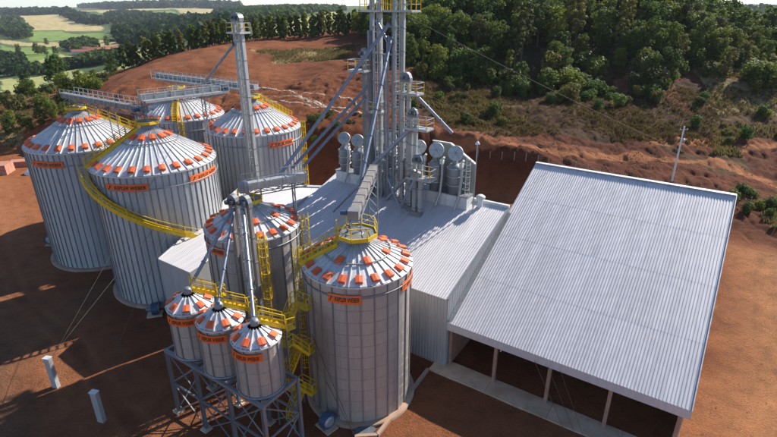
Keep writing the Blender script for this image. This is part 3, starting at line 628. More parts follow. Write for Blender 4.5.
mb = MB(); mb.tube((-21.4, 51.2, 12.2), (-21.4, 51.2, 13.4), .28, 12); mb.lathe([(.28, 0), (.55, .05), (.55, .28), (.3, .45), (.02, .5)], 14, (-21.4, 51.2, 13.4)); part('roof_vent', mb, 'white', mid)
# --- left wing between the silos
wz = lambda W: 8.0+(W-27)*.1528
wing = thing('side_wing', 'grey metal wing squeezed between the large silos and the medium silos', 'building', (-47, 38, 0))
wl_ = lambda U: 27.0 if U >= -49 else 27.0+(-49-U)/6.0*17.9
wb_ = lambda U: 44.6+(U+54.6)/11.2*4.0
us = np.linspace(-54.6, -43.4, 11)
for a, b in zip(us[:-1], us[1:]):
    xs, hs = sheet_prof(b-a-.01, .28, .03); mb = MB(); n = len(xs)
    fr = [(a+x, wl_(a+x), wz(wl_(a+x))+h) for x, h in zip(xs, hs)]; bk = [(a+x, wb_(a+x), wz(wb_(a+x))+h) for x, h in zip(xs, hs)]
    mb.add(fr+bk, [(i, i+1, n+i+1, n+i) for i in range(n-1)]); part('roof_sheet', mb, 'sheet', wing)
def wallq(mb, p, q, zp_, zq):
    mb.add([(p[0], p[1], -.3), (q[0], q[1], -.3), (q[0], q[1], zq), (p[0], p[1], zp_)], [(0, 1, 2, 3)])
for i in range(5):
    a = -49+i*1.12; mb = MB(); mb.box((a+.56, 27.03, 3.83), (1.11, .06, 8.24)); part('wall_sheet', mb, 'cladding', wing)
mb = MB(); wallq(mb, (-43.4, 27.0), (-43.4, 48.6), wz(27)-.02, wz(48.6)-.02); part('side_wall', mb, 'cladding', wing)
mb = MB(); wallq(mb, (-49, 27.0), (-54.6, 44.6), wz(27)-.02, wz(44.6)-.02); part('side_wall', mb, 'cladding', wing)
mb = MB(); wallq(mb, (-54.6, 44.6), (-43.4, 48.6), wz(44.6)-.02, wz(48.6)-.02); part('rear_wall', mb, 'cladding', wing)
mb = MB(); mb.bar((-54.6, 44.6, wz(44.6)+.05), (-43.4, 48.6, wz(48.6)+.05), .7, .06); mb.bar((-49.0, 27.0, 8.0), (-54.6, 44.6, wz(44.6)), .12, .16); mb.bar((-49.0, 26.98, 7.95), (-43.4, 26.98, 7.95), .08, .16); part('edge_flashing', mb, 'roof', wing)
# ------------------------------------------------------------------ bucket elevators
def elevator(label, U, W, z0, z1, gap=.85, ax=0, cs=.42, ladder=1, plat=None, group='bucket elevators', head=True, side=1, mats=('trunk', 'trunk')):
    """two casings, head with drive, boot, ladder; plat = (z, left, right, front, back)"""
    root = thing('bucket_elevator', label, 'elevator', (U, W, z0), group)
    du, dw = ((1, 0), (0, 1))[ax]
    for s in (-.5, .5):
        mb = MB(); c = (U+du*gap*s, W+dw*gap*s)
        mb.box((c[0], c[1], (z0+z1)/2), (cs, cs*.8, z1-z0)); part('casing', mb, mats[0 if s < 0 else 1], root)
        fl = MB(); z = z0+1.2
        while z < z1-.6: fl.box((c[0], c[1], z), (cs+.10, cs*.8+.10, .07)); z += 2.4
        part('flange', fl, 'steel', root)
    mb = MB(); L = gap/2+cs/2+.06   # head: rounded hood over both casings
    prof = [(-L, z1), (-L, z1+.45), (-L*.75, z1+.85), (-L*.3, z1+1.05), (L*.3, z1+1.05), (L*.75, z1+.85), (L, z1+.45), (L, z1)]
    for i in range(8): pass
    h = cs*.62
    vs = [(U+du*x - dw*h, W+dw*x - du*h, z) for x, z in prof]+[(U+du*x + dw*h, W+dw*x + du*h, z) for x, z in prof]
    mb.add(vs, [tuple(range(8)), tuple(range(8, 16))[::-1]]+[(i, i+8, (i+1) % 8+8, (i+1) % 8) for i in range(8)]); ho_ = part('head', mb, 'steel', root)
    mb = MB(); mb.tube((U-dw*h-du*.1, W-du*h-dw*.1, z1+.5), (U-dw*(h+.55)-du*.1, W-du*(h+.55)-dw*.1, z1+.5), .2, 10); mb.box((U-dw*(h+.2)+du*.3, W-du*(h+.2)+dw*.3, z1+.45), (.3, .3, .4)); part('drive_motor', mb, 'darkmetal', root, ho_)
    mb = MB(); mb.box((U, W, z0+.4), (gap+cs+.1, cs+.3, .85) if ax == 0 else (cs+.3, gap+cs+.1, .85)); part('boot', mb, 'steel', root)
    if ladder:
        lw = W-cs*.4-.22; lu = U+side*.05
        mb = MB(); 
        for s in (-.22, .22): mb.bar((lu+s, lw, z0+.2), (lu+s, lw, z1+.6), .06)
        z = z0+.4
        while z < z1+.5: mb.bar((lu-.22, lw, z), (lu+.22, lw, z), .04); z += .36
        lo = part('ladder', mb, 'trunk', root)
        cg = MB(); z = z0+2.4
        while z < z1:
            r = [(lu-.22, lw, z), (lu-.36, lw-.35, z), (lu-.15, lw-.62, z), (lu+.15, lw-.62, z), (lu+.36, lw-.35, z), (lu+.22, lw, z)]
            for a, b in zip(r[:-1], r[1:]): cg.bar(a, b, .045)
            z += 1.1
        for x, y in ((-.36, -.35), (-.15, -.62), (.15, -.62), (.36, -.35)): cg.bar((lu+x, lw+y, z0+2.4), (lu+x, lw+y, z1), .04)
        part('cage', cg, 'trunk', root, lo)
    if plat:
        for (pz, l, r, f, b) in (plat if isinstance(plat[0], tuple) else [plat]):
            platform(root, U, W, pz, l, r, f, b)
    return root
def platform(root, U, W, pz, l, r, f, b):
    mb = MB(); mb.box((U+(r-l)/2, W+(b-f)/2, pz), (l+r, f+b, .07))
    for s in (-f, b): mb.bar((U-l, W+s, pz-.1), (U+r, W+s, pz-.1), .1, .18)
    for s in (-l, r): mb.bar((U+s, W-f, pz-.1), (U+s, W+b, pz-.1), .1, .18)
    po = part('service_platform', mb, 'trunk', root)
    pm, rm = MB(), MB(); z = pz+.03
    rails(pm, [(U-l, W-f, z), (U+r, W-f, z), (U+r, W+b, z), (U-l, W+b, z), (U-l, W-f, z)], 1.1, .07, 1.1, rail_mb=rm)
    part('rail_post', pm, 'yellow', root, po); part('railing', rm, 'trunk', root, po)
zr = lambda W: MZ0+(W-MW0)*ms
GT = 'main tower elevators'
elevator('tallest elevator leg, left one of the central pair', -34.6, 49.2, zr(49.2)-.3, 36.6, 1.15, group=GT, plat=[(33.6, 1.5, 1.3, 1.0, .9), (22.5, .9, .9, .9, .6)], ladder=1, side=13, mats=('pipe', 'trunk'))
elevator('tallest elevator leg, right one of the central pair', -31.6, 49.2, zr(49.2)-.3, 36.6, 1.15, group=GT, plat=(33.6, 1.45, 2.2, 1.0, .9), side=4, mats=('pipe', 'trunk'))
elevator('thin elevator leg with a railed platform sticking out left', -35.6, 48.2, zr(48.2)-.3, 28.6, .0001, cs=.5, group=GT, plat=(27.2, 1.9, .4, .7, .7), ladder=0)
elevator('elevator leg on the right with the uppermost of three stepped platforms', -30.0, 48.3, zr(48.3)-.3, 26.3, .8, group=GT, plat=(25.2, 1.0, 1.9, .9, .7), ladder=0)
elevator('elevator leg on the right with the middle of three stepped platforms', -28.75, 48.0, zr(48)-.3, 22.6, .62, group=GT, plat=(21.5, .8, 2.2, .9, .7), ladder=0)
elevator('shortest elevator leg on the right with the lowest stepped platform', -27.7, 47.4, zr(47.4)-.3, 17.6, .8, group=GT, plat=(16.0, 1.0, 2.1, .9, .7), ladder=0)
elevator('tall free elevator leg between the large silos with a top platform', -55.0, 46.9, -.2, 32.2, 1.05, cs=.62, plat=(30.9, 1.2, 1.3, .9, .9), group='free elevator legs', side=10)
elevator('left one of two elevator legs on the front of a medium silo', -33.75, 26.2, -.2, 18.0, .75, cs=.36, ladder=0, mats=('rusty', 'trunk'), ax=0, group='front elevator legs')
elevator('right one of two elevator legs on the front of a medium silo', -32.3, 26.3, -.2, 18.2, .75, cs=.36, ladder=1, mats=('trunk', 'rusty'), ax=0, group='front elevator legs')
for k, (U, W, r, z1) in enumerate(((-35.35, 48.75, .15, 31.5), (-34.5, 48.7, .12, 30.0), (-32.75, 48.75, .15, 31.0), (-30.55, 48.8, .13, 25.0), (-33.3, 49.0, .12, 29))):
    mb = MB(); mb.tube((U, W, zr(W)-.2), (U, W, z1), r, 10)
    for z in np.arange(13, z1, 2.6): mb.tube((U, W, z), (U, W, z+.08), r+.05, 10)
    solo('down_pipe', mb, 'pipe', (U, W, zr(W)), ('dark down pipe at the left edge of the tallest leg', 'thin down pipe on the face of the left tallest leg', 'dark down pipe at the left edge of the right tallest leg', 'down pipe between the right tallest leg and the stepped legs', 'thin down pipe in the gap between the tallest legs')[k], 'pipe', 'tower down pipes')
# tower bracing: lattice frames tying the casings together
tb = thing('tower_bracing', 'lattice of steel ties between the two tallest elevator legs', 'bracing', (-33.1, 49.2, zr(49.2)))
for i, z in enumerate(np.arange(14.5, 35, 2.9)):
    mb = MB(); W = 49.2
    mb.bar((-35.3, W-.35, z), (-30.9, W-.35, z), .10); mb.bar((-35.3, W+.35, z), (-30.9, W+.35, z), .10)
    part('brace', mb, 'steel', tb)
# ------------------------------------------------------------------ spouts (round pipes)
def spout(label, pts, r=.17, mat='pipe', group='grain spouts', supp=()):
    root = thing('grain_spout', label, 'pipe', pts[0], group)
    for a, b in zip(pts[:-1], pts[1:]):
        mb = MB(); mb.tube(a, b, r, 12); part('pipe', mb, mat, root)
        a_, b_ = Vector(a), Vector(b); L = (b_-a_).length; n = int(L/3.2); fl = MB()
        for i in range(1, n+1):
            c = a_.lerp(b_, i/(n+1)); d = (b_-a_).normalized()*.05; fl.tube(c-d, c+d, r+.06, 12)
        fl.tube(a_, a_+(b_-a_).normalized()*.1, r+.07, 12); part('flange', fl, mat, root)
    return root
spout('bright spout sloping from the tower down to the front silo conveyor', [(-32.07, 48.4, 30.8), (-27.96, 36.6, 17.51)], 0.19)
spout('long dark spout from the tower top down to the conveyor bridge on the left', [(-32.2, 48.2, 32.24), (-38.25, 36.0, 17.23)], 0.19)
spout('upper one of two parallel spouts running left from the thin elevator leg', [(-34.99, 48.0, 25.49), (-39.23, 39.0, 17.18)], 0.17)
spout('lower one of two parallel spouts running left from the thin elevator leg', [(-35.31, 48.0, 24.21), (-38.48, 40.0, 17.17)], 0.17)
spout('short spout crossing between the tower heads near the top platform', [(-34.13, 48.5, 32.61), (-32.27, 48.5, 29.96)], 0.17)
spout('spout from the stepped platforms down to the dust cyclones on the right', [(-28.95, 48.3, 25.18), (-25.64, 51.5, 20.52)], 0.19)
spout('broad duct sloping left across the foot of the central tower', [(-28.71, 47.4, 21.48), (-33.96, 45.5, 15.67)], 0.24)
spout('thin dark spout leaning across the roof at the tower foot', [(-32.1, 47.0, 17.33), (-37.59, 43.8, 10.55)], 0.13)
spout('spout from the lowest stepped platform down left to the roof', [(-27.07, 46.6, 16.85), (-29.43, 46.4, 12.03)], 0.19)
spout('second spout beside the tower foot reaching the roof', [(-31.0, 46.2, 15.53), (-28.26, 45.0, 12.02)], 0.15)
spout('spout leaning right from the tower foot beside the lowest platform', [(-27.85, 46.8, 16.9), (-31.56, 46.6, 12.53)], 0.17)
spout('spout from the free elevator head down to the rear conveyor', [(-55.49, 46.4, 29.44), (-69.8, 51.3, 22.63)], 0.2)
spout('spout feeding the left hopper bin', [(-33.68, 26.0, 17.77), (-33.53, 20.4, 12.49)], 0.15)
spout('spout feeding the middle hopper bin', [(-33.54, 26.0, 17.8), (-29.6, 20.3, 12.69)], 0.13)
spout('spout feeding the right hopper bin', [(-32.48, 26.1, 18.01), (-25.57, 20.3, 12.56)], 0.15)
# ------------------------------------------------------------------ chain conveyors with walkway
def conveyor(label, p, q, w=.7, h=.7, walk=1, legs=(), rail='steel', head=True, mat='steel', yellow=()):
    root = thing('chain_conveyor', label, 'conveyor', p, 'chain conveyors')
    p = Vector(p); q = Vector(q); d = (q-p).normalized(); side = d.cross(Vector((0, 0, 1))).normalized()
    mb = MB(); mb.bar(p, q, w, h); tr = part('trough', mb, mat, root)
    L = (q-p).length; n = int(L/1.6); fl = MB()
    for i in range(n+1): c = p.lerp(q, i/max(n, 1)); fl.bar(c-d*.04, c+d*.04, w+.12, h+.12)
    part('flange', fl, 'trunk', root, tr)
    if walk:
        o = side*walk*(w/2+.45); mb = MB(); mb.bar(p+o-Vector((0, 0, h*.4)), q+o-Vector((0, 0, h*.4)), .75, .06); mb.bar(p+o*1.75-Vector((0, 0, h*.5)), q+o*1.75-Vector((0, 0, h*.5)), .06, .2)
        wk = part('walkway', mb, 'trunk', root); ra = MB(); z = Vector((0, 0, -h*.38)); rails(ra, [p+o*1.75+z, q+o*1.75+z], 1.1, .055, 1.2); part('railing', ra, 'trunk', root, wk)
        ra = MB(); rails(ra, [p-side*walk*(w/2+.1)+z, q-side*walk*(w/2+.1)+z], 1.1, .05, 1.2); part('railing', ra, 'trunk', root, wk)
    # truss under the trough
    mb = MB(); m = max(2, int(L/1.5))
    for i in range(m):
        a = p.lerp(q, i/m); b = p.lerp(q, (i+1)/m); u_ = Vector((0, 0, -h/2)); v_ = Vector((0, 0, -h/2-.55))
        for s in (-.5, .5):
            e = side*w*s; mb.bar(a+e+(u_ if i % 2 else v_), b+e+(v_ if i % 2 else u_), .06); mb.bar(a+e+v_, b+e+v_, .08)
    part('truss', mb, 'steel', root)
    if head:
        mb = MB(); mb.bar(q-d*.3, q+d*.55, w+.15, h+.2); he = part('drive_head', mb, 'steel', root)
        mb = MB(); mb.tube(q+side*(w/2+.15), q+side*(w/2+.75), .2, 10); part('motor', mb, 'blue', root, he)
    for t, zb in legs:
        c = p.lerp(q, t); mb = MB()
        for s in (-.45, .45): mb.bar(c+side*s+Vector((0, 0, -h/2)), Vector(((c+side*s).x, (c+side*s).y, zb)), .10)
        zz = c.z-h/2-.8; k = 0
        while zz > zb+1.0:
            mb.bar((c+side*.45).to_2d().to_3d()+Vector((0, 0, zz)), (c-side*.45).to_2d().to_3d()+Vector((0, 0, zz-1.0)), .06); zz -= 1.0
        part('support_leg', mb, 'steel', root)
    return root
conveyor('chain conveyor from the far left silo top to the winding-stair silo', (-76.2, 33.4, 22.75), (-57.6, 33.4, 22.75), .75, .6, walk=-1, legs=((.12, 21.4), (.35, 20.3), (.62, 18.0), (.96, 21.5)))
conveyor('chain conveyor above the winding-stair silo leading to the free elevator', (-56.9, 33.0, 24.2), (-55.0, 43.4, 24.2), .8, .7, walk=1, legs=((.02, 21.4), (.72, 10.0)))
conveyor('chain conveyor running above the rear silos towards the free elevator', (-58.4, 52.0, 23.0), (-82.5, 52.0, 23.0), .75, .65, walk=-1, legs=((.1, 21.3), (.84, 21.3), (.5, .2)))
conveyor('inclined conveyor bridge above the medium silo with ladder front', (-33.6, 35.2, 18.3), (-36.6, 29.9, 18.1), .75, .75, walk=1, legs=((.96, 16.6), (.22, 8.0)), mat='trunk')
conveyor('wide pale conveyor reaching the top of the front centre silo', (-28.9, 40.4, 18.6), (-23.4, 29.9, 18.4), .75, .6, walk=0, legs=((.96, 16.6), (.05, 9.0)), mat='rusty', head=True)
# ------------------------------------------------------------------ dust cyclones with round fan housings on the rear of the roof
for U0, U1, lb in ((-42.2, -37.4, 'pale steel base under the left pair of cyclones'), (-30.8, -22.6, 'pale steel base under the right trio of cyclones'), (-37.2, -32.3, 'added pale housing behind the feet of the tallest elevator legs, shading the roof')):  # the middle housing is added to cast shade on the roof
    t = thing('cyclone_base', lb, 'plinth', ((U0+U1)/2, 50.6, 11.4)); hx = 1.6 if U0 == -37.2 else 0; n = max(3, int((U1-U0)/1.2)); st = (U1-U0)/n
    for i in range(n):
        mb = MB(); mb.box((U0+(i+.5)*st, 50.9, 12.5+hx/2), (st-.03, 1.5, 2.0+hx)); part('panel', mb, 'white', t)
    mb = MB(); mb.box(((U0+U1)/2, 50.9, 13.55+hx), (U1-U0+.1, 1.7, .10)); part('top_plate', mb, 'steel', t)
def cyclone(label, U, W, z, sc=1.0):
    t = thing('dust_cyclone', label, 'cyclone', (U, W, z), 'dust cyclones')
    mb = MB(); mb.lathe([(.01, 0), (.55*sc, 0), (.62*sc, .9*sc), (.72*sc, 1.0*sc), (.72*sc, 2.6*sc), (.5*sc, 3.0*sc), (.01, 3.0*sc)], 20, (U, W, z)); bo = part('body', mb, 'steel', t)
    mb = MB()
    for zz in (.95, 1.8, 2.6): mb.lathe([(.72*sc, 0), (.79*sc, 0), (.79*sc, .09), (.72*sc, .09)], 20, (U, W, z+zz*sc), close=True)
    part('band', mb, 'trunk', t, bo)
    # fan housing: a round drum standing on edge, its flat face turned to the front
    p = S(U, W, z); d = Vector((-p.x, -p.y, 0)).normalized(); dl = Vector((d.x*CU+d.y*SU, -d.x*SU+d.y*CU, .45)).normalized()
    c = Vector((U, W, z+4.05*sc)); r = .72*sc
    mb = MB(); mb.tube(c-dl*.20, c+dl*.22, r, 28); dr = part('fan_housing', mb, 'white', t)
    mb = MB(); mb.tube(c+dl*.22, c+dl*.27, r*1.03, 28, r*.97); part('rim', mb, 'trunk', t, dr)
    mb = MB(); mb.tube(c+dl*.26, c+dl*.34, r*.12, 10); x = dl.cross(Vector((0, 0, 1))).normalized(); y = x.cross(dl)
    for k in range(6):
        a = k*math.pi/3; mb.bar(c+dl*.275+(x*math.cos(a)+y*math.sin(a))*r*.1, c+dl*.275+(x*math.cos(a)+y*math.sin(a))*r*.93, .035, .02, up=dl)
    part('hub', mb, 'steel', t, dr)
    mb = MB(); mb.box((U, W, z+3.3*sc), (.5, .5, .8)); part('neck', mb, 'steel', t)
    mb = MB(); a = Vector((U+.85*sc, W-.35, z+2.9*sc)); mb.path([a, a+Vector((.12, -.15, -1.2*sc)), a+Vector((0, -.3, -2.9*sc)), a+Vector((-.3, -.75, -4.2*sc))], .17, 10); part('discharge_pipe', mb, 'trunk', t)
    mb = MB(); mb.box((U+.8*sc, W-.3, z+3.05*sc), (.4, .4, .5)); mb.tube((U+.8*sc, W-.3, z+3.3*sc), (U+1.1*sc, W-.5, z+3.6*sc), .14, 8); part('drive_motor', mb, 'white', t)
cyclone('left one of the two dust cyclones left of the tower', -40.9, 50.6, 13.6, 1.08)
cyclone('right one of the two dust cyclones left of the tower', -38.7, 50.6, 13.6, 1.08)
cyclone('dust cyclone right of the tower, partly hidden by a platform', -29.5, 50.6, 13.6, 1.2)
cyclone('dust cyclone right of the tower, middle of the trio', -27.1, 50.6, 13.6, 1.2)
cyclone('dust cyclone right of the tower, rightmost of the trio', -24.6, 50.6, 13.6, 1.2)
for U_, lb in ((-36.4, 'left of the three'), (-34.1, 'middle of the three'), (-31.8, 'right of the three')): cyclone('added dust cyclone behind the tower legs, shading the roof, '+lb, U_, 51.2, 13.6, 1.25)  # unseen cyclones added so their shadows cover the central roof
# slanted dust hood behind the trio
t = thing('dust_hood', 'dull slanted sheet screen behind the right trio of cyclones', 'screen', (-27, 52.4, 12.6))
pr = [(-28.6, 12.6), (-22.9, 12.6), (-22.9, 17.0), (-26.2, 19.0), (-28.6, 19.0)]; n = 5; mb = MB()
mb.add([(u_, 52.5, z_) for u_, z_ in pr]+[(u_, 52.6, z_) for u_, z_ in pr], [(0, 1, 2, 3, 4), (9, 8, 7, 6, 5)]+[(i, i+5, (i+1) % 5+5, (i+1) % 5) for i in range(5)]); part('screen_panel', mb, 'hood', t)
mb = MB(); mb.bar((-28.6, 52.4, 19.05), (-26.2, 52.4, 19.05), .25, .10); mb.bar((-26.2, 52.4, 19.05), (-22.8, 52.4, 17.0), .3, .14); part('coping', mb, 'white', t)
# lamp mast and access ladder on the rear edge
t = thing('lamp_mast', 'slim lamp mast beside the cyclones on the rear roof edge', 'lamp', (-22.0, 50.6, 12.2))
mb = MB(); mb.tube((-22.0, 50.6, 12.2), (-22.0, 50.6, 19.9), .08, 8, .06); part('mast', mb, 'trunk', t)
mb = MB(); mb.lathe([(.02, .35), (.12, .3), (.26, .05), (.26, 0), (.02, 0)], 14, (-22.0, 50.6, 19.9)); part('lamp_head', mb, 'white', t)
t = thing('access_ladder', 'caged access ladder beside the slim lamp mast', 'ladder', (-22.9, 50.6, 12.0))
mb = MB(); cg = MB()
for s in (-.25, .25): mb.bar((-22.9+s, 50.6, 12.0), (-22.9+s, 50.6, 18.2), .07)
for i in range(18): mb.bar((-23.15, 50.6, 12.3+i*.33), (-22.65, 50.6, 12.3+i*.33), .04)
for z in np.arange(13.8, 18.3, .75):
    r = [(-23.15, 50.6, z), (-23.3, 50.25, z), (-23.1, 49.9, z), (-22.7, 49.9, z), (-22.5, 50.25, z), (-22.65, 50.6, z)]
    for a, b in zip(r[:-1], r[1:]): cg.bar(a, b, .05)
part('ladder_frame', mb, 'trunk', t); part('cage', cg, 'trunk', t)
# ------------------------------------------------------------------ raised frame under the hopper bins
fr = thing('steel_frame', 'tall braced steel frame carrying the three small hopper bins', 'frame', (-29.5, 20.4, 0))
FU = [-35.4, -31.5, -27.5, -23.6]; FW = [18.55, 22.2]; FZ = 6.62
for U in FU:
    for W in FW:
        mb = MB(); mb.box((U, W, FZ/2-.1), (.26, .06, FZ+.2)); mb.box((U-.12, W, FZ/2-.1), (.05, .26, FZ+.2)); mb.box((U+.12, W, FZ/2-.1), (.05, .26, FZ+.2)); part('leg', mb, 'steel', fr)
        mb = MB(); mb.box((U, W, .06), (.75, .75, .28)); part('footing', mb, 'concrete', fr)
for W in FW:
    mb = MB(); mb.box(((FU[0]+FU[-1])/2, W, FZ+.14), (FU[-1]-FU[0]+.4, .24, .30)); part('deck_beam', mb, 'steel', fr)
    mb = MB(); mb.box(((FU[0]+FU[-1])/2, W, 3.3), (FU[-1]-FU[0]+.1, .14, .18)); part('rail_beam', mb, 'steel', fr)
    for a, b in zip(FU[:-1], FU[1:]):
        for z0, z1 in ((.2, 3.2), (3.4, FZ)):
            mb = MB(); mb.bar((a, W, z0), (b, W, z1), .08); mb.bar((b, W+.05, z0), (a, W+.05, z1), .08); part('brace', mb, 'steel', fr)
for U in FU:
    mb = MB(); mb.box((U, sum(FW)/2, FZ+.13), (.24, FW[1]-FW[0]-.26, .28)); part('cross_beam', mb, 'steel', fr)
    mb = MB(); mb.bar((U, FW[0], .3), (U, FW[1], 3.3), .08); mb.bar((U+.05, FW[1], 3.3), (U+.05, FW[0], FZ), .08); mb.box((U, sum(FW)/2, 3.3), (.12, FW[1]-FW[0]-.2, .16)); part('brace', mb, 'steel', fr)
# zig-zag stair tower right of the frame
zs = thing('stair_tower', 'yellow zig-zag stair tower between the hopper bins and the front silo', 'stairs', (-25.7, 24.2, 0))
for k in range(5):
    z0 = .1+k*2.2; z1 = z0+2.2; wa, wb = (23.3, 25.0) if k % 2 == 0 else (25.0, 23.3); u0 = -26.15+(k % 2)*.95
    mb = MB(); ra = MB()
    for s in (-.36, .36):
        mb.bar((u0+s, wa, z0), (u0+s, wb, z1), .06, .24); rails(ra, [(u0+s, wa, z0+.05), (u0+s, wb, z1+.05)], 1.0, .055, 1.2)
    for i in range(9): t_ = (i+.5)/9; mb.box((u0, wa+(wb-wa)*t_, z0+(z1-z0)*t_), (.7, .22, .04))
    f_ = part('flight', mb, 'yellow', zs); part('railing', ra, 'yellow', zs, f_)
    mb = MB(); wl2 = wb+(.38 if wb > wa else -.38); mb.box((-25.7, wl2, z1+.01), (1.8, .72, .07)); l_ = part('landing', mb, 'yellow', zs)
    ra = MB(); e = .34 if wb > wa else -.34; rails(ra, [(-26.6, wl2-e, z1+.05), (-26.6, wl2+e, z1+.05), (-24.8, wl2+e, z1+.05), (-24.8, wl2-e, z1+.05)], 1.0, .055, 1.0); part('railing', ra, 'yellow', zs, l_)
for U in (-26.65, -24.75):
    for W in (22.55, 25.75): mb = MB(); mb.box((U, W, 5.6), (.11, .11, 11.3)); part('post', mb, 'steel', zs)
# ------------------------------------------------------------------ aeration fans at the silo feet
def fan(label, U, W, aim):
    t = thing('aeration_fan', label, 'fan', (U, W, 0), 'aeration fans', aim)
    b = ORG[t.name]
    def lp(name, mb, mat, par=None): return link(name, mb.mesh(name, mat), par or t)
    mb = MB(); mb.tube((0, -.32, .85), (0, .32, .85), .72, 22); sc_ = lp('scroll', mb, 'blue')
    mb = MB(); mb.tube((0, -.46, .85), (0, -.32, .85), .40, 18, .52); lp('inlet', mb, 'trunk', sc_)
    mb = MB(); mb.bar((.3, 0, .42), (1.75, 0, .42), .6, .62); lp('outlet_duct', mb, 'steel')
    mb = MB(); mb.tube((0, .36, .85), (0, .95, .85), .24, 12); lp('motor', mb, 'steel')
    mb = MB(); mb.box((0, .1, .08), (1.2, 1.7, .2)); lp('base', mb, 'concrete')
fan('aeration fan at the foot of the far left silo', -82.3, 29.0, R(35))
fan('aeration fan at the foot of the winding-stair silo, behind the left hopper bin', -51.3, 26.6, R(140))
fan('aeration fan on the ground before the front centre silo', -22.9, 24.6, R(80))
# duct and manhole cover in front of the centre silo
solo('ground_hatch', MB().box((-19.9, 26.0, .08), (1.5, 1.5, .24)).box((-19.9, 26.0, .24), (1.3, 1.3, .08)), 'darkmetal', (-19.9, 26.0, 0), 'dark square hatch on the ground before the front centre silo', 'hatch')
mb = MB()
for a, b in (((-19.3, 36.0), (-18.7, 26.2)), ((-18.7, 26.2), (-20.2, 25.0))):
    n = 8
    for i in range(n):
        p = Vector((a[0]+(b[0]-a[0])*i/n, a[1]+(b[1]-a[1])*i/n, .14)); q = Vector((a[0]+(b[0]-a[0])*(i+1)/n, a[1]+(b[1]-a[1])*(i+1)/n, .14)); mb.bar(p, q-(q-p)*.01, .30, .34)
solo('kerb', mb, 'footing', (-19, 31, 0), 'pinkish concrete kerb running from the front silo to the barn apron', 'kerb')
# ------------------------------------------------------------------ guy anchors and wires
def anchor(label, U, W, h, lean=0):
    t = thing('guy_anchor', label, 'post', (U, W, 0), 'guy anchor posts', R(20))
    mb = MB(); mb.prism([(-.30, -.2), (.30, -.2), (.30, .2), (-.30, .2)], -.4, h); po = link('column', mb.mesh('column', 'cladding'), t)
    mb = MB(); mb.box((0, 0, h+.05), (.70, .50, .08)); link('cap', mb.mesh('cap', 'white'), t)
    mb = MB(); mb.tube((0, .1, h-.25), (0, .5, h-.25), .06, 8); link('eye_bolt', mb.mesh('eye_bolt', 'cable'), t)
anchor('pale concrete anchor post farther left in the left foreground', -48.1, 13.9, 3.4); anchor('pale concrete anchor post nearer the frame in the left foreground', -40.0, 14.0, 3.3)
def wire(label, p, q, r=.02, sag=.0, group='guy wires'):
    p = Vector(p); q = Vector(q); mb = MB(); n = 1 if sag == 0 else 12
    pts = [p.lerp(q, i/n)-Vector((0, 0, 4*sag*(i/n)*(1-i/n))) for i in range(n+1)]
    mb.path(pts, r, 5); solo('guy_wire', mb, 'cable', tuple(p), label, 'wire', group)
wire('guy wire from the free elevator to the left foreground anchor, left strand', (-55.3, 46.6, 20), (-48.2, 14.2, 3.2)); wire('guy wire from the free elevator to the left foreground anchor, right strand', (-54.7, 46.6, 31), (-48.0, 14.2, 3.2))
wire('guy wire from the free elevator to the anchor nearer the frame', (-54.7, 46.6, 27), (-40.1, 14.3, 3.1))
wire('guy wire from the tower top to the hillside on the right, upper strand', (-31, 49.2, 33.2), (22, 104, gz(*S(22, 104).to_2d())+.5), .022, 1.2); wire('guy wire from the tower to the hillside on the right, lower strand', (-29.5, 49.2, 25.5), (2, 96, gz(*S(2, 96).to_2d())+.5), .018, .8)
for lb, u0, u1 in (('left strand', -9.3, -5.2), ('middle strand', -8.1, -4.3), ('right strand', -7.0, -3.6)): wire('stay wire from the barn eave to the ground in front, '+lb, (u0, 37.4, 4.75), (u1, 35.2, .1), .02)
wire('guy wire at the foot of the front centre silo, left strand', (-25.6, 25.9, 6.2), (-20.4, 25.1, .3), .025); wire('guy wire at the foot of the front centre silo, right strand', (-25.1, 25.7, 8.4), (-20.2, 25.0, .3), .025)
# ------------------------------------------------------------------ electricity pole, fence, rubble and block stacks
def world_thing(name, label, cat, x, y, group=None, rz=0, z=None):
    e = bpy.data.objects.new(name, None); COL.objects.link(e); e.location = (x, y, gz(x, y) if z is None else z); e.rotation_euler = (0, 0, rz); return tag(e, label, cat, group)
t = world_thing('utility_pole', 'pale concrete electricity pole standing behind the barn roof', 'pole', 52.5, 88.0)
mb = MB(); mb.tube((0, 0, -1), (0, 0, 10.2), .20, 10, .12); link('shaft', mb.mesh('shaft', 'white'), t)
mb = MB(); mb.bar((-.75, 0, 9.6), (.75, 0, 9.6), .12); ca_ = link('crossarm', mb.mesh('crossarm', 'wood'), t)
mb = MB()
for x in (-.65, 0, .65): mb.lathe([(.05, 0), (.09, .05), (.05, .12), (.09, .17), (.02, .25)], 8, (x, 0, 9.66))
link('insulator', mb.mesh('insulator', 'white'), ca_)
mb = MB(); mb.lathe([(.02, 0), (.28, .02), (.28, .75), (.02, .8)], 12, (.38, 0, 7.2)); link('transformer', mb.mesh('transformer', 'trunk'), t)
pm = MB(); pm.tube((0, 0, -.3), (0, 0, 1.5), .075, 6); pmesh = pm.mesh('fence_post', 'wood')
fpts = []
for a, b in zip(FENCE[:-1], FENCE[1:]):
    a = Vector(a); b = Vector(b); n = max(1, round((b-a).length/2.4))
    for i in range(n): fpts.append(a.lerp(b, i/n))
ft = world_thing('wire_fence', 'wooden post and wire fence along the bank behind the barn', 'fence', fpts[0].x, fpts[0].y)
o0 = ft.location
for p in fpts: link('post', pmesh, ft, (p.x-o0.x, p.y-o0.y, gz(p.x, p.y)-o0.z))
mb = MB()
for a, b in zip(fpts[:-1], fpts[1:]):
    for h in (.5, .9, 1.3): mb.tube(Vector((a.x, a.y, gz(a.x, a.y)+h))-o0, Vector((b.x, b.y, gz(b.x, b.y)+h))-o0, .012, 4, cap=False)
link('wire', mb.mesh('wire', 'cable'), ft)
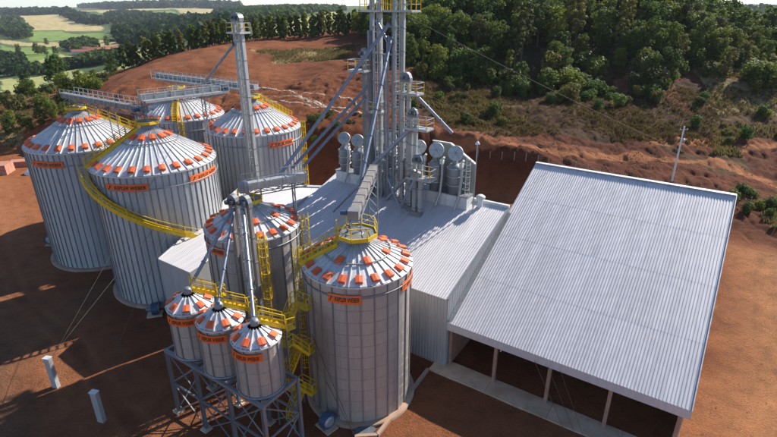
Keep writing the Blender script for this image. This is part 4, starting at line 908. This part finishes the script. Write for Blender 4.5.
def blob_strip(pts, w, h, seed):
    """long uneven heap following pts (world x, y)"""
    rnd = random.Random(seed); mb = MB(); rows = []; P_ = []
    for a, b in zip(pts[:-1], pts[1:]):
        a = Vector(a); b = Vector(b); n = max(2, int((b-a).length/.35))
        for i in range(n): P_.append(a.lerp(b, i/n))
    for i, p in enumerate(P_):
        q = P_[min(i+1, len(P_)-1)]; r = P_[max(i-1, 0)]; d = (q-r); d = d.normalized() if d.length else Vector((1, 0)); s = Vector((-d.y, d.x))
        ww = w*rnd.uniform(.55, 1.3)*min(1, .3+i*.25, .3+(len(P_)-1-i)*.25); hh = h*rnd.uniform(.5, 1.25); p = p+s*(rnd.uniform(-.12, .12)+.35*math.sin(i*.11+seed)+.25*math.sin(i*.37))
        rows.append([Vector((p.x+s.x*ww*k, p.y+s.y*ww*k, gz(p.x+s.x*ww*k, p.y+s.y*ww*k)+hh*e-.05)) for k, e in ((-1, -.1), (-.6, .7), (0, 1), (.5, .75), (1, -.1))])
    vs = [v for r in rows for v in r]; mb.add(vs, [(i*5+j, i*5+j+1, (i+1)*5+j+1, (i+1)*5+j) for i in range(len(rows)-1) for j in range(4)], True)
    return mb
M['berm'] = painted('pale_sunlit_soil', (.54, .40, .29), .95, var=.35, scale=.9)  # soil painted paler for the sun catching the crests
for k, (pl, lb) in enumerate(zip(BERMS, ('uppermost pale earth berm on the slope behind the silos', 'second pale earth berm on the slope behind the silos', 'lowest pale earth berm on the slope behind the silos', 'short pale earth berm crossing between the longer ones'))):
    mb = blob_strip(pl, .36, .16, k); rb = random.Random(k); base = list(mb.v)
    for _ in range(170):
        q = Vector(rb.choice(base)); q += Vector((rb.uniform(-.7, .7), rb.gauss(0, .45), 0)); q.z = gz(q.x, q.y); s_ = rb.uniform(.08, .24)
        mb.add([(q.x+s_*rb.uniform(.6, 1.5), q.y, q.z-.05), (q.x, q.y+s_*rb.uniform(.5, 1), q.z-.05), (q.x-s_*rb.uniform(.6, 1.5), q.y, q.z-.05), (q.x, q.y-s_*rb.uniform(.5, 1), q.z-.05), (q.x+rb.uniform(-.1, .1), q.y, q.z+s_*rb.uniform(.4, 1))], [(0, 1, 4), (1, 2, 4), (2, 3, 4), (3, 0, 4)])
    c = mb.v[0]; o = link('earth_berm', mb.mesh('earth_berm', 'berm', c)); o.location = c; tag(o, lb, 'berm', 'earth berms')
def stack(label, x, y, rz, nu, nw, nz, d, mat='brick'):
    t = world_thing('block_stack', label, 'blocks', x, y, 'stacks of pink blocks', rz); me = MB().box((0, 0, d[2]/2), (d[0]-.05, d[1]-.05, d[2]-.04)).mesh('block', mat)
    for i in range(nu):
        for j in range(nw):
            for k in range(nz): link('block', me, t, ((i-(nu-1)/2)*d[0]+random.uniform(-.03, .03), (j-(nw-1)/2)*d[1], k*d[2]))
stack('larger stack of pink blocks at the left edge of the yard', -87.5, 105.5, R(12), 4, 3, 2, (1.9, 1.3, 1.1)); stack('lower stack of pink blocks farther back at the left edge', -83.3, 112.0, R(18), 4, 2, 1, (1.9, 1.3, 1.3))
solo('spoil_tarp', MB().lathe([(1.6, 0), (1.3, .7), (.7, 1.2), (.02, 1.35)], 9, (-124.0, 44.0, -.05), smooth=False), 'white', (-124.0, 44.0, 0), 'small heap under a white sheet by the pink blocks', 'heap')
# ------------------------------------------------------------------ trees
def leaf_quads(rnd, centers, per, size, mb_v, mb_f, squash=.8):
    for c, r in centers:
        for _ in range(per):
            while True:
                d = Vector((rnd.uniform(-1, 1), rnd.uniform(-1, 1), rnd.uniform(-1, 1)))
                if .1 < d.length < 1: break
            d = d.normalized()*(d.length**.45); p = c+Vector((d.x*r, d.y*r, d.z*r*squash))
            n = (d+Vector((rnd.uniform(-.8, .8), rnd.uniform(-.8, .8), rnd.uniform(-.3, 1.1)))).normalized()
            x = n.cross(Vector((rnd.uniform(-1, 1), rnd.uniform(-1, 1), rnd.uniform(-1, 1)))).normalized(); y = n.cross(x)
            s = size*rnd.uniform(.6, 1.35); k = len(mb_v)
            mb_v += [tuple(p+x*s*.5+y*s*.1), tuple(p+y*s*.62), tuple(p-x*s*.5-y*s*.05), tuple(p-y*s*.55)]; mb_f.append((k, k+1, k+2, k+3))
def mesh_from(name, v, f, mat):
    me = bpy.data.meshes.new(name); me.from_pydata(v, [], f); me.materials.append(M[mat]); me.update(); return me
def crown_variant(seed, h, rx, base, mat, n=16, per=70, size=.55, shape='round', cl=1.0):
    """tree of height h: returns (trunk mesh, crown mesh)"""
    rnd = random.Random(seed); cs = []; tb = MB(); top = Vector((rnd.uniform(-.4, .4), rnd.uniform(-.4, .4), h*.72))
    tb.tube((0, 0, -.6), tuple(top*.5), .022*h, 7, .015*h, cap=False); tb.tube(tuple(top*.5), tuple(top), .015*h, 6, .006*h, cap=False)
    for i in range(n):
        t = (i+.5)/n; z = base+(h-base)*t
        if shape == 'round': w = rx*math.sin(math.pi*min(.97, .24+.60*t))**.6
        elif shape == 'column': w = rx*(1-.75*t)**.6
        else: w = rx*(.55+.45*math.sin(math.pi*t))
        a = i*2.4+rnd.uniform(-.5, .5); rr = w*rnd.uniform(.25, .85); c = Vector((math.cos(a)*rr, math.sin(a)*rr, z*rnd.uniform(.93, 1.03)))
        cs.append((c, cl*rx*rnd.uniform(.20, .36)*(1 if shape != 'column' else .9)))
        if i % 2 == 0: tb.tube(tuple(top*(.35+.5*t)), tuple(c), .006*h, 5, .003*h, cap=False)
    v, f = [], []; leaf_quads(rnd, cs, per, size, v, f)
    return tb.mesh('trunk', 'bark'), mesh_from('crown', v, f, mat)
TREES = {
 'broad': [crown_variant(i, 10+i % 3, 4.2+.5*(i % 2), 1.4, ('leaf_dark', 'leaf_mid', 'leaf_dark', 'leaf_mid', 'leaf_dry')[i % 5], 36, 90, .44) for i in range(7)],
 'tall': [crown_variant(20+i, 14, 3.0, 5.0, ('leaf_mid', 'leaf_dry')[i % 2], 26, 85, .42) for i in range(3)],
 'column': [crown_variant(30+i, 9, 2.1, .6, ('leaf_mid', 'leaf_mid', 'leaf_dry')[i % 3], 24, 75, .40, 'column') for i in range(3)],
 'bush': [crown_variant(40+i, 2.2, 1.5, .15, ('leaf_mid', 'leaf_dry', 'leaf_dark')[i % 3], 16, 70, .24, cl=1.5) for i in range(3)],
}
rv = random.Random(99)
def plant(kind, x, y, sc, label, group, name='tree', cat='tree', i=None, sz=1.0):
    tm, cm = TREES[kind][rv.randrange(len(TREES[kind])) if i is None else i]
    e = world_thing(name, label, cat, x, y, group, rv.uniform(0, 6.28)); s = sc*rv.uniform(.85, 1.15); e.scale = (s, s, s*sz*rv.uniform(.92, 1.1))
    link('trunk', tm, e); link('crown', cm, e)
# wood on the hill to the right
pts = []
def ok(x, y, dmin):
    for a, b in pts:
        if (a-x)**2+(b-y)**2 < dmin*dmin: return False
    pts.append((x, y)); return True
tries = 0; BACK = []
def edge_y(x): return 139+.03*(x-35)+4*math.sin(x*.11)+3*math.sin(x*.31+1) - (8 if 62 < x < 78 else 0) + (9 if 52 < x < 63 else 0)
while len(pts) < 300 and tries < 16000:
    tries += 1; x = rv.uniform(2, 135); y = rv.uniform(134, 225)
    if y < edge_y(x) or abs(x/y) > .86: continue
    if ok(x, y, 4.15):
        front = y < edge_y(x)+9
        kind = 'tall' if rv.random() < .16 else 'broad'
        sc = (.62 if front else .95)*rv.uniform(.8, 1.12)
        if x > 95: sc *= .75
        if y > 172 or x > 118:      # far back: only a mass of foliage shows
            BACK.append((kind, x, y, sc*1.12)); continue
        plant(kind, x, y, sc, 'leafy tree at the lower edge of the hillside wood' if front else 'leafy tree in the mass of the hillside wood', 'trees of the hillside wood, front' if front else 'trees of the hillside wood')
V, F = [], []
for kind, x, y, sc in BACK:
    cm = TREES[kind][rv.randrange(len(TREES[kind]))][1]; co = np.empty(len(cm.vertices)*3); cm.vertices.foreach_get('co', co); co = co.reshape(-1, 4, 3)
    co = co[np.random.RandomState(int(x*10)).rand(len(co)) < .5]; mid_ = co.mean(1, keepdims=True); co = mid_+(co-mid_)*1.45
    a_ = rv.uniform(0, 6.28); ca, sa = math.cos(a_), math.sin(a_); s_ = sc*rv.uniform(.9, 1.15); co = co.reshape(-1, 3)
    V.append(np.stack([x+(co[:, 0]*ca-co[:, 1]*sa)*s_, y+(co[:, 0]*sa+co[:, 1]*ca)*s_, gz(x, y)+co[:, 2]*s_], -1))
V = np.concatenate(V); me = mesh_from('hillside_canopy', V.tolist(), np.arange(len(V)).reshape(-1, 4).tolist(), 'leaf_dark'); me.materials.append(M['leaf_mid'])
me.polygons.foreach_set('material_index', (np.arange(len(me.polygons))//1500 % 2).astype(np.int32))
tag(link('hillside_canopy', me), 'unbroken canopy of the wood near the top of the hill', 'wood', kind='stuff')
# tree row behind the bare ridge
pts.clear()
for i in range(66):
    t = i/65; x = -72+t*64+rv.uniform(-1, 1); y = 212-8*t+rv.uniform(-4, 5)+(abs(t-.5)*10)
    plant('column', x, y, .82, 'slender tree in the row behind the bare red ridge', 'tree row behind the ridge', sz=1.1)
for i in range(26): plant('column', -98+i*1.1+rv.uniform(-1, 1), 194+i*.75+rv.uniform(-4, 4), .9, 'slender tree at the low left end of the ridge row', 'low end of the ridge row')
for x, y, s in ((-6, 186, .75), (-1, 180, .95), (-9, 198, .7), (3, 172, 1.05), (-3, 196, 1.15), (1, 164, .85), (5, 158, .8), (-12, 204, .7), (-7, 208, .85), (0, 204, 1.1), (4, 190, 1.2), (8, 178, 1.1), (8, 166, .9)): plant('broad', x, y, s, 'dark broad tree where the ridge row meets the hillside wood', 'corner trees by the ridge')
# trees on the left slope
plant('broad', -132, 205, 1.1, 'big dark round tree on the left slope above the silo', None, i=0)
for x, y, s in ((-128.5, 184, .6), (-116, 182, .75), (-112, 178, .65), (-99, 184, .62), (-103.8, 196, .8), (-99.4, 174, .6), (-106, 176, .6), (-121, 190, .7), (-145, 205, .7), (-152, 215, .8)): plant('broad', x, y, s*.75, 'smaller tree in the belt on the left slope', 'belt of trees on the left slope')
for x, y, s in ((-95.5, 130, .42), (-89.6, 128.5, .36), (-87.4, 130, .42), (-92.5, 128, .34), (-97.5, 127, .40), (-84, 129.5, .3), (-87, 137, .45), (-92, 142, .4), (-101, 133, .45), (-104, 128, .45)): plant('broad', x, y, s, 'shrubby tree at the left edge of the yard behind the silo', 'shrubby trees by the yard')
for x, y in ((-494, 702), (-469, 707), (-450, 688), (-441, 696), (-475, 709), (-606, 937), (-465, 845), (-423, 795), (-270, 536)): plant('broad', x, y, 1.0, 'lone tree standing in the distant fields', 'lone field trees')
# bushes on banks and slopes
def bushes(n, xr, yr, sc, label, group, cond=None):
    k = 0; t_ = 0
    while k < n and t_ < n*30:
        t_ += 1; x = rv.uniform(*xr); y = rv.uniform(*yr)
        if cond and not cond(x, y): continue
        plant('bush', x, y, sc*rv.uniform(.5, 1.25), label, group, 'bush', 'bush'); k += 1
bushes(26, (34, 66), (118, 136), 1.25, 'dark bush on the slope below the hillside wood', 'bushes below the wood', lambda x, y: y > 119+.12*abs(x-50))
bushes(22, (2, 34), (110, 134), .9, 'low bush in the dry grass left of the hillside path', 'bushes in the dry grass')
bushes(16, (66, 98), (100, 124), .9, 'bush among dry grass at the right edge of the slope', 'bushes at the right edge')
bushes(16, (58, 76), (76, 88), .75, 'green bush on the bank at the right behind the barn', 'bushes on the right bank')
bushes(24, (-150, -84), (150, 200), 1.6, 'bush in the green belt on the left slope', 'bushes on the left slope', lambda x, y: abs(x+.75*y) < 34 and y > 135-.4*(x+90))
bushes(12, (-20, 12), (98, 110), .8, 'weedy bush on the cut bank behind the towers', 'bushes on the cut bank')
bushes(60, (6, 120), (128, 146), 1.9, 'big bush at the foot of the hillside wood', 'bushes at the foot of the wood', lambda x, y: edge_y(x)-7 < y < edge_y(x)+3 and abs(x/y) < .86)
# dry grass: nobody could count the blades
def tufts(name, label, polys, n, h, mat, seed):
    rs = np.random.RandomState(seed); V, F = [], []
    for pl in polys:
        P_ = np.array(pl); lo, hi = P_.min(0), P_.max(0); lo = np.maximum(lo, (-140, 60)); hi = np.minimum(hi, (130, 200)); m = n//len(polys)
        x = rs.uniform(lo[0], hi[0], m*4); y = rs.uniform(lo[1], hi[1], m*4); k = inpoly(x+vnoise(x, y, 12, 61)*18, y+vnoise(x, y, 12, 62)*18, pl) & (rs.rand(len(x)) < np.clip(vnoise(x, y, 9, 63)*1.6+.75, .1, 1)) & (vnoise(x, y, 4, 21) > -.30) & (pad_dist(x, y) > 1.5); x = x[k][:m]; y = y[k][:m]
        if not len(x): continue
        z = height(x, y)
        for a, b, c in zip(x, y, z):
            for _ in range(4):
                t_ = rs.uniform(0, 6.28); s = h*rs.uniform(.5, 1.3); w = .16*s; dx, dy = math.cos(t_), math.sin(t_); ox, oy = rs.uniform(-.3, .3, 2); e = len(V)
                V += [(a+ox-dy*w, b+oy+dx*w, c-.05), (a+ox+dy*w, b+oy-dx*w, c-.05), (a+ox+dx*s*.4, b+oy+dy*s*.4, c+s)]; F.append((e, e+1, e+2))
    o = link(name, mesh_from(name, V, F, mat)); return tag(o, label, 'grass', kind='stuff')
tufts('dry_grass', 'tall dry grass on the slopes round the yard', FIELDS['dry']+FIELDS['straw'], 15000, .6, 'grass_dry', 3)
tufts('scrub_growth', 'dull scrub covering the slope below the wood', FIELDS['scrub'], 15000, .5, 'scrubleaf', 4)
# clods and stones strewn over the yard
def clods(n, seed):
    rs = np.random.RandomState(seed); x = rs.uniform(18, 75, n*2); y = rs.uniform(22, 80, n*2); U_ = x*CU+y*SU; k = (U_ > 4.5) & (pad_dist(x, y) < 4); x = x[k][:n]; y = y[k][:n]; z = height(x, y)
    V, F = [], []
    for a, b, c in zip(x, y, z):
        s = .03+.07*rs.rand()**3; e = len(V); q = rs.uniform(.6, 1.4, (6, 3))*s
        V += [(a+q[0][0], b, c), (a, b+q[1][1], c), (a-q[2][0], b, c), (a, b-q[3][1], c), (a, b, c+q[4][2]*.8)]; F += [(e, e+1, e+4), (e+1, e+2, e+4), (e+2, e+3, e+4), (e+3, e, e+4)]
    M['clod'] = painted('earth_clod', (.46, .26, .15), .95, var=.4, scale=.5)
    tag(link('earth_clods', mesh_from('earth_clods', V, F, 'clod')), 'small clods and stones strewn over the yard right of the barn', 'stones', kind='stuff')
clods(4200, 8)
def slope_clods(n, seed):
    rs = np.random.RandomState(seed); x = rs.uniform(-70, 90, n*3); y = rs.uniform(78, 135, n*3); d = pad_dist(x, y); k = (d > 1) & (vnoise(x, y, 5, 41) > .02) & (np.abs(x/y) < .85); x = x[k][:n]; y = y[k][:n]; z = height(x, y); V, F = [], []
    for a, b, c in zip(x, y, z):
        s = .06+.14*rs.rand()**3; e = len(V); q = rs.uniform(.6, 1.4, (5,))*s
        V += [(a+q[0], b, c-.05), (a, b+q[1], c-.05), (a-q[2], b, c-.05), (a, b-q[3], c-.05), (a, b, c+q[4]*.8)]; F += [(e, e+1, e+4), (e+1, e+2, e+4), (e+2, e+3, e+4), (e+3, e, e+4)]
    M['redclod'] = painted('red_clod', (.19, .075, .042), .95, var=.45, scale=.5)
    tag(link('slope_rubble', mesh_from('slope_rubble', V, F, 'redclod')), 'red clods and rubble on the cut slopes behind the yard', 'rubble', kind='stuff')
slope_clods(7000, 9)
# distant woods: canopies that read as one mass
def far_wood(k, poly, seed):
    rs = np.random.RandomState(seed); P_ = np.array(poly); lo, hi = P_.min(0), P_.max(0)
    a = .5*abs(sum(P_[i][0]*P_[(i+1) % len(P_)][1]-P_[(i+1) % len(P_)][0]*P_[i][1] for i in range(len(P_))))
    r = np.hypot(*P_.mean(0)); sp = max(6.0, r*.0075); n = int(min(2600, a/(sp*sp)*1.2))
    x = rs.uniform(lo[0], hi[0], n*4); y = rs.uniform(lo[1], hi[1], n*4); m = inpoly(x, y, poly); x = x[m][:n]; y = y[m][:n]
    if not len(x): return
    z = height(x, y); s = rs.uniform(.45, .95, len(x))*sp
    q = 18; N = len(x)*q; d = rs.normal(size=(N, 3)); d[:, 2] = np.abs(d[:, 2])*.9-.25; d /= np.linalg.norm(d, axis=1)[:, None]
    sr = np.repeat(s, q); P0 = np.repeat(np.stack([x, y, z+s*.5+1], -1), q, 0)+d*(sr*rs.uniform(.6, 1.05, N))[:, None]
    nn = d+rs.normal(size=(N, 3))*.45; nn /= np.linalg.norm(nn, axis=1)[:, None]; t1 = np.cross(nn, rs.normal(size=(N, 3))); t1 /= np.linalg.norm(t1, axis=1)[:, None]; t2 = np.cross(nn, t1)
    e = (sr*rs.uniform(.34, .62, N))[:, None]
    V = np.stack([P0+t1*e, P0+t2*e, P0-t1*e, P0-t2*e], 1).reshape(-1, 3); F = np.arange(N*4).reshape(-1, 4)
    tag(link('distant_wood', mesh_from('distant_wood', V.tolist(), F.tolist(), 'farwood')), ('dark wood at the far left edge of the valley', 'thin belt of wood along the top of the tan hill', 'large dark plantation in the middle of the valley', 'small copse beside the farm buildings', 'dark wood low at the left edge beyond the slope', 'belt of trees along the near pale field', 'distant woods above the pale field by the ridge', 'far blue-green woods at the upper right corner', 'thin line of woods on the skyline', 'far wood right of the plantation')[k], 'wood', kind='stuff')
for k, pl in enumerate(WOODS): far_wood(k, pl, 50+k)
# farm buildings in the valley
M['tile'] = painted('clay_tile', (.34, .13, .08), .9); M['limewash'] = painted('limewash', (.6, .57, .52), .9)
for x, y, L, rz, lb in ((-389, 671, 26, .2, 'low farm shed nearest to the copse'), (-378, 684, 22, .2, 'farm shed behind the nearest one'), (-352, 650, 18, 1.2, 'small farmhouse right of the sheds'), (-430, 733, 24, .1, 'long farm shed left of the others'), (-350, 668, 14, .6, 'smallest farm outbuilding on the right')):
    t = world_thing('farm_building', lb+' in the distant valley', 'building', x, y, 'farm buildings in the valley', rz)
    mb = MB(); mb.box((0, 0, 1.4), (L, 8, 3.6)); link('wall', mb.mesh('wall', 'limewash'), t)
    mb = MB(); mb.add([(-L/2-.5, -4.6, 3.1), (L/2+.5, -4.6, 3.1), (L/2+.5, 4.6, 3.1), (-L/2-.5, 4.6, 3.1), (-L/2-.5, 0, 5.8), (L/2+.5, 0, 5.8)], [(0, 1, 5, 4), (2, 3, 4, 5), (1, 2, 5), (3, 0, 4), (3, 2, 1, 0)]); link('roof', mb.mesh('roof', 'tile'), t)
